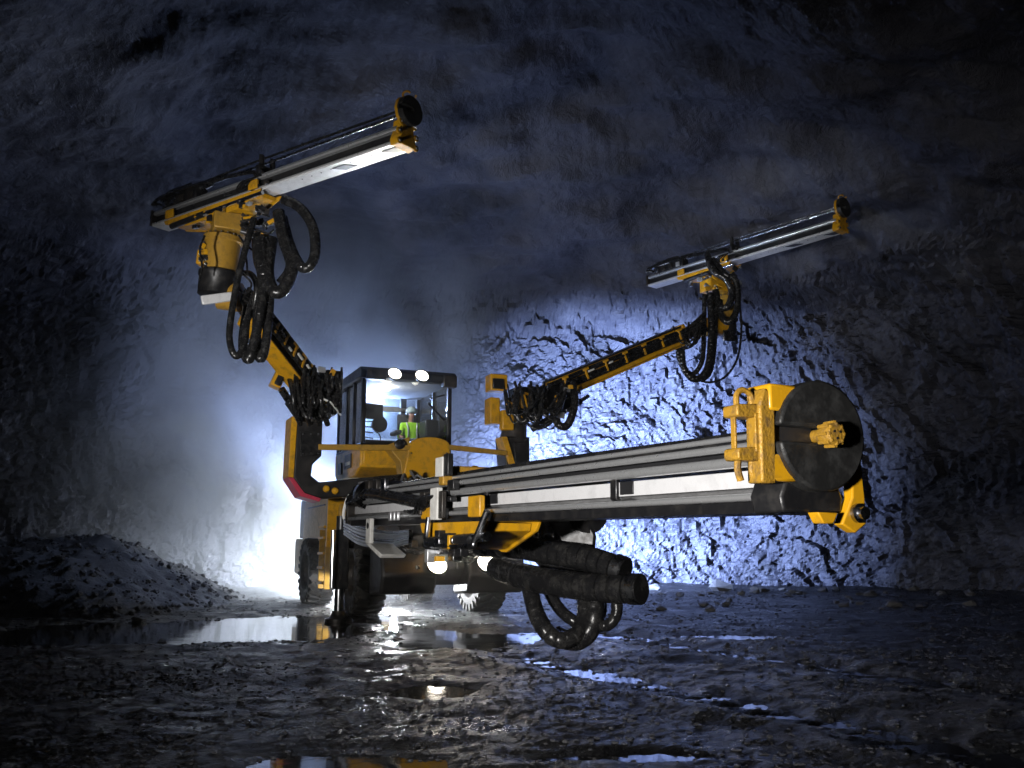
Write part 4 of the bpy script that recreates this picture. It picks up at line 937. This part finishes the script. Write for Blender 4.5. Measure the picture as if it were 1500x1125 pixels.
# back of the near feed: drill chuck, pale guard plates, hose curtain to the jack
Mn, Ln, _ = NF
def nbox(c, d, m, name, bev=.008): return MB(Mn).box(c, d).build(name, m, ne, bev)
nbox((-4.02, -.24, -.04), (.16, .05, .26), 'white_paint', 'guide_plate'); nbox((-3.9, -.235, -.05), (.08, .04, .22), 'dark_steel', 'guide_plate')
nbox((-4.02, -.20, .26), (.16, .05, .16), 'white_paint', 'guide_plate'); nbox((-3.9, -.19, .27), (.1, .05, .18), 'black_steel', 'guide_plate')
a = nbox((-5.75, -.24, -.25), (.14, .04, .24), 'white_paint', 'hose_anchor'); MB(Mn).cyl((-5.75, -.265, -.2), (-5.75, -.258, -.2), .03, n=14).build('anchor_hole', 'black_steel', a)
MB(Mn).prism([(-5.82, -.37), (-5.68, -.37), (-5.30, -.47), (-5.36, -.50)], -.26, -.02).build('hose_anchor', 'white_paint', ne, .006)
MB(Mn).tube([(-4.1, -.27, -.15), (-4.08, -.29, -.33), (-3.95, -.30, -.37), (-3.2, -.30, -.37), (-3.1, -.30, -.33), (-2.98, -.26, -.12)], .025, 10).build('hose_guard', 'steel', ne)
for k in range(6):
    hose([P(505, 762 + k * 4, 15.6), P(530, 772 + k * 5, 13.5), P(570, 780 + k * 4, 12.0), P(602, 778 + k * 3, 10.6)], .024, ne, 'grey_hose' if k % 3 else 'rubber_hose', n=9)
for k in range(5):
    hose([P(508, 735 + k * 3, 15.5), P(520, 745 + k * 4, 13), P(535, 752 + k * 2, 11), P(548, 742 + k * 3, 10.3)], .02, ne, 'grey_hose' if k % 2 else 'rubber_hose', n=8)
MB(Mn).lathe([(0, .10), (.06, .15), (.14, .15), (.18, .11), (.3, .10)], 24, Mn @ Matrix.Translation((-6.45, -.08, .12))).build('hose_swivel', 'chrome', ne)
for k in range(3): nbox((-5.2 + k * .1, -.22, -.12), (.06, .03, .08), 'aluminium', 'chain_link')

# ================================================================== the driver in the cab
def person():
    base = Vector((SU, SV, ZG + .10))
    root = bpy.data.objects.new('person', None); root['_root'] = 1; COL.objects.link(root); root.matrix_basis = Matrix.Translation(R(*base))
    tag(root, 'person in green high-visibility jacket and helmet sitting in the cab seat', 'person')
    def W(p): return tuple(R(base.x + p[0], base.y + p[1], base.z + p[2]))
    def skin(name, vs, es, m, sub=1, parent=root, rooti=0):
        me = bpy.data.meshes.new(name); me.from_pydata([W(v[:3]) for v in vs], es, []); me.materials.append(MAT[m])
        o = bpy.data.objects.new(name, me); link(o, parent)
        o.modifiers.new('skin', 'SKIN')
        for i, v in enumerate(vs):
            r = v[3]; me.skin_vertices[0].data[i].radius = r if isinstance(r, tuple) else (r, r); me.skin_vertices[0].data[i].use_root = (i == rooti)
        s = o.modifiers.new('sub', 'SUBSURF'); s.levels = sub; s.render_levels = sub
        for md in o.modifiers: pass
        return o
    V = [(0, 0, .08, (.15, .12)), (-.03, 0, .28, (.14, .10)), (-.05, 0, .46, (.16, .10)), (-.05, 0, .56, (.07, .07)), (-.03, 0, .63, (.052, .055)), (-.01, 0, .70, (.07, .08)), (0, 0, .80, (.085, .10)), (0, 0, .88, (.06, .07))]
    E = [(i, i + 1) for i in range(7)]
    for s in (-1, 1):
        k = len(V)
        V += [(-.05, s * .19, .50, .065), (.04, s * .27, .26, .05), (.26, s * .33, .22, .038), (.32, s * .34, .22, .032), (.36, s * .34, .22, (.035, .018))]; E += [(2, k), (k, k + 1), (k + 1, k + 2), (k + 2, k + 3), (k + 3, k + 4)]
        for f in range(4):
            j = len(V); y = s * .34 + (f - 1.5) * .018; V += [(.40, y, .215, .009), (.425 + .008 * (f in (1, 2)), y, .19, .008), (.42, y, .165, .007)]; E += [(k + 4, j), (j, j + 1), (j + 1, j + 2)]
        j = len(V); V += [(.35, s * .30, .205, .010), (.38, s * .285, .19, .008)]; E += [(k + 3, j), (j, j + 1)]
        j = len(V); V += [(.05, s * .10, .05, .09), (.46, s * .14, .06, .065), (.48, s * .15, -.30, .045), (.58, s * .16, -.33, .04)]; E += [(0, j), (j, j + 1), (j + 1, j + 2), (j + 2, j + 3)]
    j = len(V); V += [(.095, 0, .785, .014)]; E += [(6, j)]
    skin('body', V, E, 'skin', 2)
    skin('jacket', [(0, 0, .02, (.165, .14)), (-.03, 0, .28, (.165, .13)), (-.05, 0, .46, (.18, .125)), (-.05, 0, .58, (.085, .085)), (-.05, -.19, .51, .085), (.04, -.275, .26, .068), (.25, -.33, .22, .05), (-.05, .19, .51, .085), (.04, .275, .26, .068), (.25, .33, .22, .05)],
         [(0, 1), (1, 2), (2, 3), (2, 4), (4, 5), (5, 6), (2, 7), (7, 8), (8, 9)], 'hivis', 2)
    skin('trousers', [(0, 0, .0, (.16, .13)), (.05, -.10, .05, .105), (.46, -.14, .06, .08), (.48, -.15, -.28, .062), (.05, .10, .05, .105), (.46, .14, .06, .08), (.48, .15, -.28, .062)], [(0, 1), (1, 2), (2, 3), (0, 4), (4, 5), (5, 6)], 'trousers', 2)
    def at(p, rot=None): return Matrix.Translation(W(p)) @ Matrix.Rotation(YAW, 4, 'Z')
    # reflective bands, zip
    MB().tube([W((math.cos(a) * .15 - .03, math.sin(a) * .185, .20)) for a in [2 * PI * k / 16 for k in range(17)]], .018, 8, 3).build('reflective_band', 'reflective', root)
    for s in (-1, 1): MB().tube([W((.10, s * .10, .22)), W((.10, s * .10, .42)), W((.02, s * .12, .57)), W((-.12, s * .10, .5))], .016, 8, 4).build('reflective_band', 'reflective', root)
    h = MB().lathe([(0, .128), (.02, .132), (.07, .122), (.12, .085), (.145, .03), (.147, 0)], 20, at((0, 0, .80)) @ Matrix.Rotation(-PI / 2 + .12, 4, 'Y')).build('helmet', 'helmet', root)
    MB().prism([(.08, -.09), (.16, -.07), (.18, 0), (.16, .07), (.08, .09)], .0, .018, 'z', M=at((0, 0, .80))).build('brim', 'helmet', h, .004)
    for s in (-1, 1):
        MB().lathe([(0, .02), (.0, .05), (.04, .045), (.045, 0)], 14, at((0, s * .085, .74)) @ Matrix.Rotation(s * PI / 2, 4, 'Z')).build('ear_muff', 'cab_black', h)
        MB().lathe([(0, .014), (.006, .010), (.008, 0)], 8, at((.082, s * .034, .775))).build('eye', 'cab_black', root)
    MB().box((0, 0, 0), (.012, .05, .01), at((.080, 0, .715))).build('mouth', 'red', root, .003)
    MB().tube([W((math.cos(a) * .085 - .01, math.sin(a) * .09, .70)) for a in [PI * .5 + PI * k / 8 for k in range(9)]], .03, 8, 3).build('hair', 'seat_fabric', root)
person()

# ================================================================== air
def volume_box(name, lo, hi, label, build):
    m = MB(); c = [(a + b) / 2 for a, b in zip(lo, hi)]; m.box(c, [b - a for a, b in zip(lo, hi)])
    o = m.build(name, None, smooth=0); mt = bpy.data.materials.new(name); mt.use_nodes = True; N, L = nodes(mt); N.remove(N['Principled BSDF'])
    out = [n for n in N if n.type == 'OUTPUT_MATERIAL'][0]; pv = N.new('ShaderNodeVolumePrincipled'); L.new(pv.outputs[0], out.inputs['Volume'])
    build(N, L, pv); o.data.materials.append(mt); tag(o, label, 'haze' if name == 'haze' else 'smoke', kind='stuff'); return o
def hz(N, L, pv):
    pv.inputs['Color'].default_value = (.92, .95, 1, 1); pv.inputs['Density'].default_value = 0.0014; pv.inputs['Anisotropy'].default_value = 0.8
volume_box('haze', (-22, -10, -1.8), (20, 36, 15.5), 'thin even haze filling the whole cave', hz)
def smoke(N, L, pv, SMC=None, SMR=None, SMD=None):
    pv.inputs['Color'].default_value = (.9, .94, 1, 1); pv.inputs['Anisotropy'].default_value = 0.25
    tc = N.new('ShaderNodeTexCoord')
    n = N.new('ShaderNodeTexNoise'); n.inputs['Scale'].default_value = 0.32; n.inputs['Detail'].default_value = 4; n.inputs['Roughness'].default_value = 0.55; n.inputs['Distortion'].default_value = 0.6
    L.new(tc.outputs['Object'], n.inputs['Vector'])
    r = N.new('ShaderNodeMapRange'); L.new(n.outputs['Fac'], r.inputs[0]); r.inputs[1].default_value = 0.42; r.inputs[2].default_value = 0.72; r.inputs[3].default_value = 0.06; r.inputs[4].default_value = 1.0
    # a cloud: fades towards its own edge
    mp = N.new('ShaderNodeMapping'); mp.vector_type = 'TEXTURE'; mp.inputs['Location'].default_value = SMC; mp.inputs['Scale'].default_value = SMR
    L.new(tc.outputs['Object'], mp.inputs['Vector'])
    ln = N.new('ShaderNodeVectorMath'); ln.operation = 'LENGTH'; L.new(mp.outputs[0], ln.inputs[0])
    f = N.new('ShaderNodeMapRange'); f.interpolation_type = 'SMOOTHSTEP'; L.new(ln.outputs['Value'], f.inputs[0]); f.inputs[1].default_value = 0.2; f.inputs[2].default_value = 1.0; f.inputs[3].default_value = 1.0; f.inputs[4].default_value = 0.0
    m1 = N.new('ShaderNodeMath'); m1.operation = 'MULTIPLY'; L.new(r.outputs[0], m1.inputs[0]); L.new(f.outputs[0], m1.inputs[1])
    m2 = N.new('ShaderNodeMath'); m2.operation = 'MULTIPLY'; L.new(m1.outputs[0], m2.inputs[0]); m2.inputs[1].default_value = SMD
    L.new(m2.outputs[0], pv.inputs['Density'])
SMC, SMR, SMD = (-6.0, 26.0, 4.0), (8.5, 5.0, 8.5), 1.3
volume_box('smoke', (-14, 21, -.9), (2, 31, 11.8), 'pale drifting smoke glowing behind and left of the rig', lambda N, L, pv: smoke(N, L, pv, SMC, SMR, SMD))
mc = R(1.6, .3, .75)  # centre of the volume added for bloom around the front lamps
volume_box('bloom_mist', (mc.x - 2.6, mc.y - 2.0, -.3), (mc.x + 2.6, mc.y + 2.0, 1.9), 'low pale mist volume added as bloom of the front lamps between the wheels', lambda N, L, pv: smoke(N, L, pv, tuple(mc), (2.6, 2.0, 1.2), 0.14))
for o in bpy.data.objects:
    if '_root' in o: del o['_root']
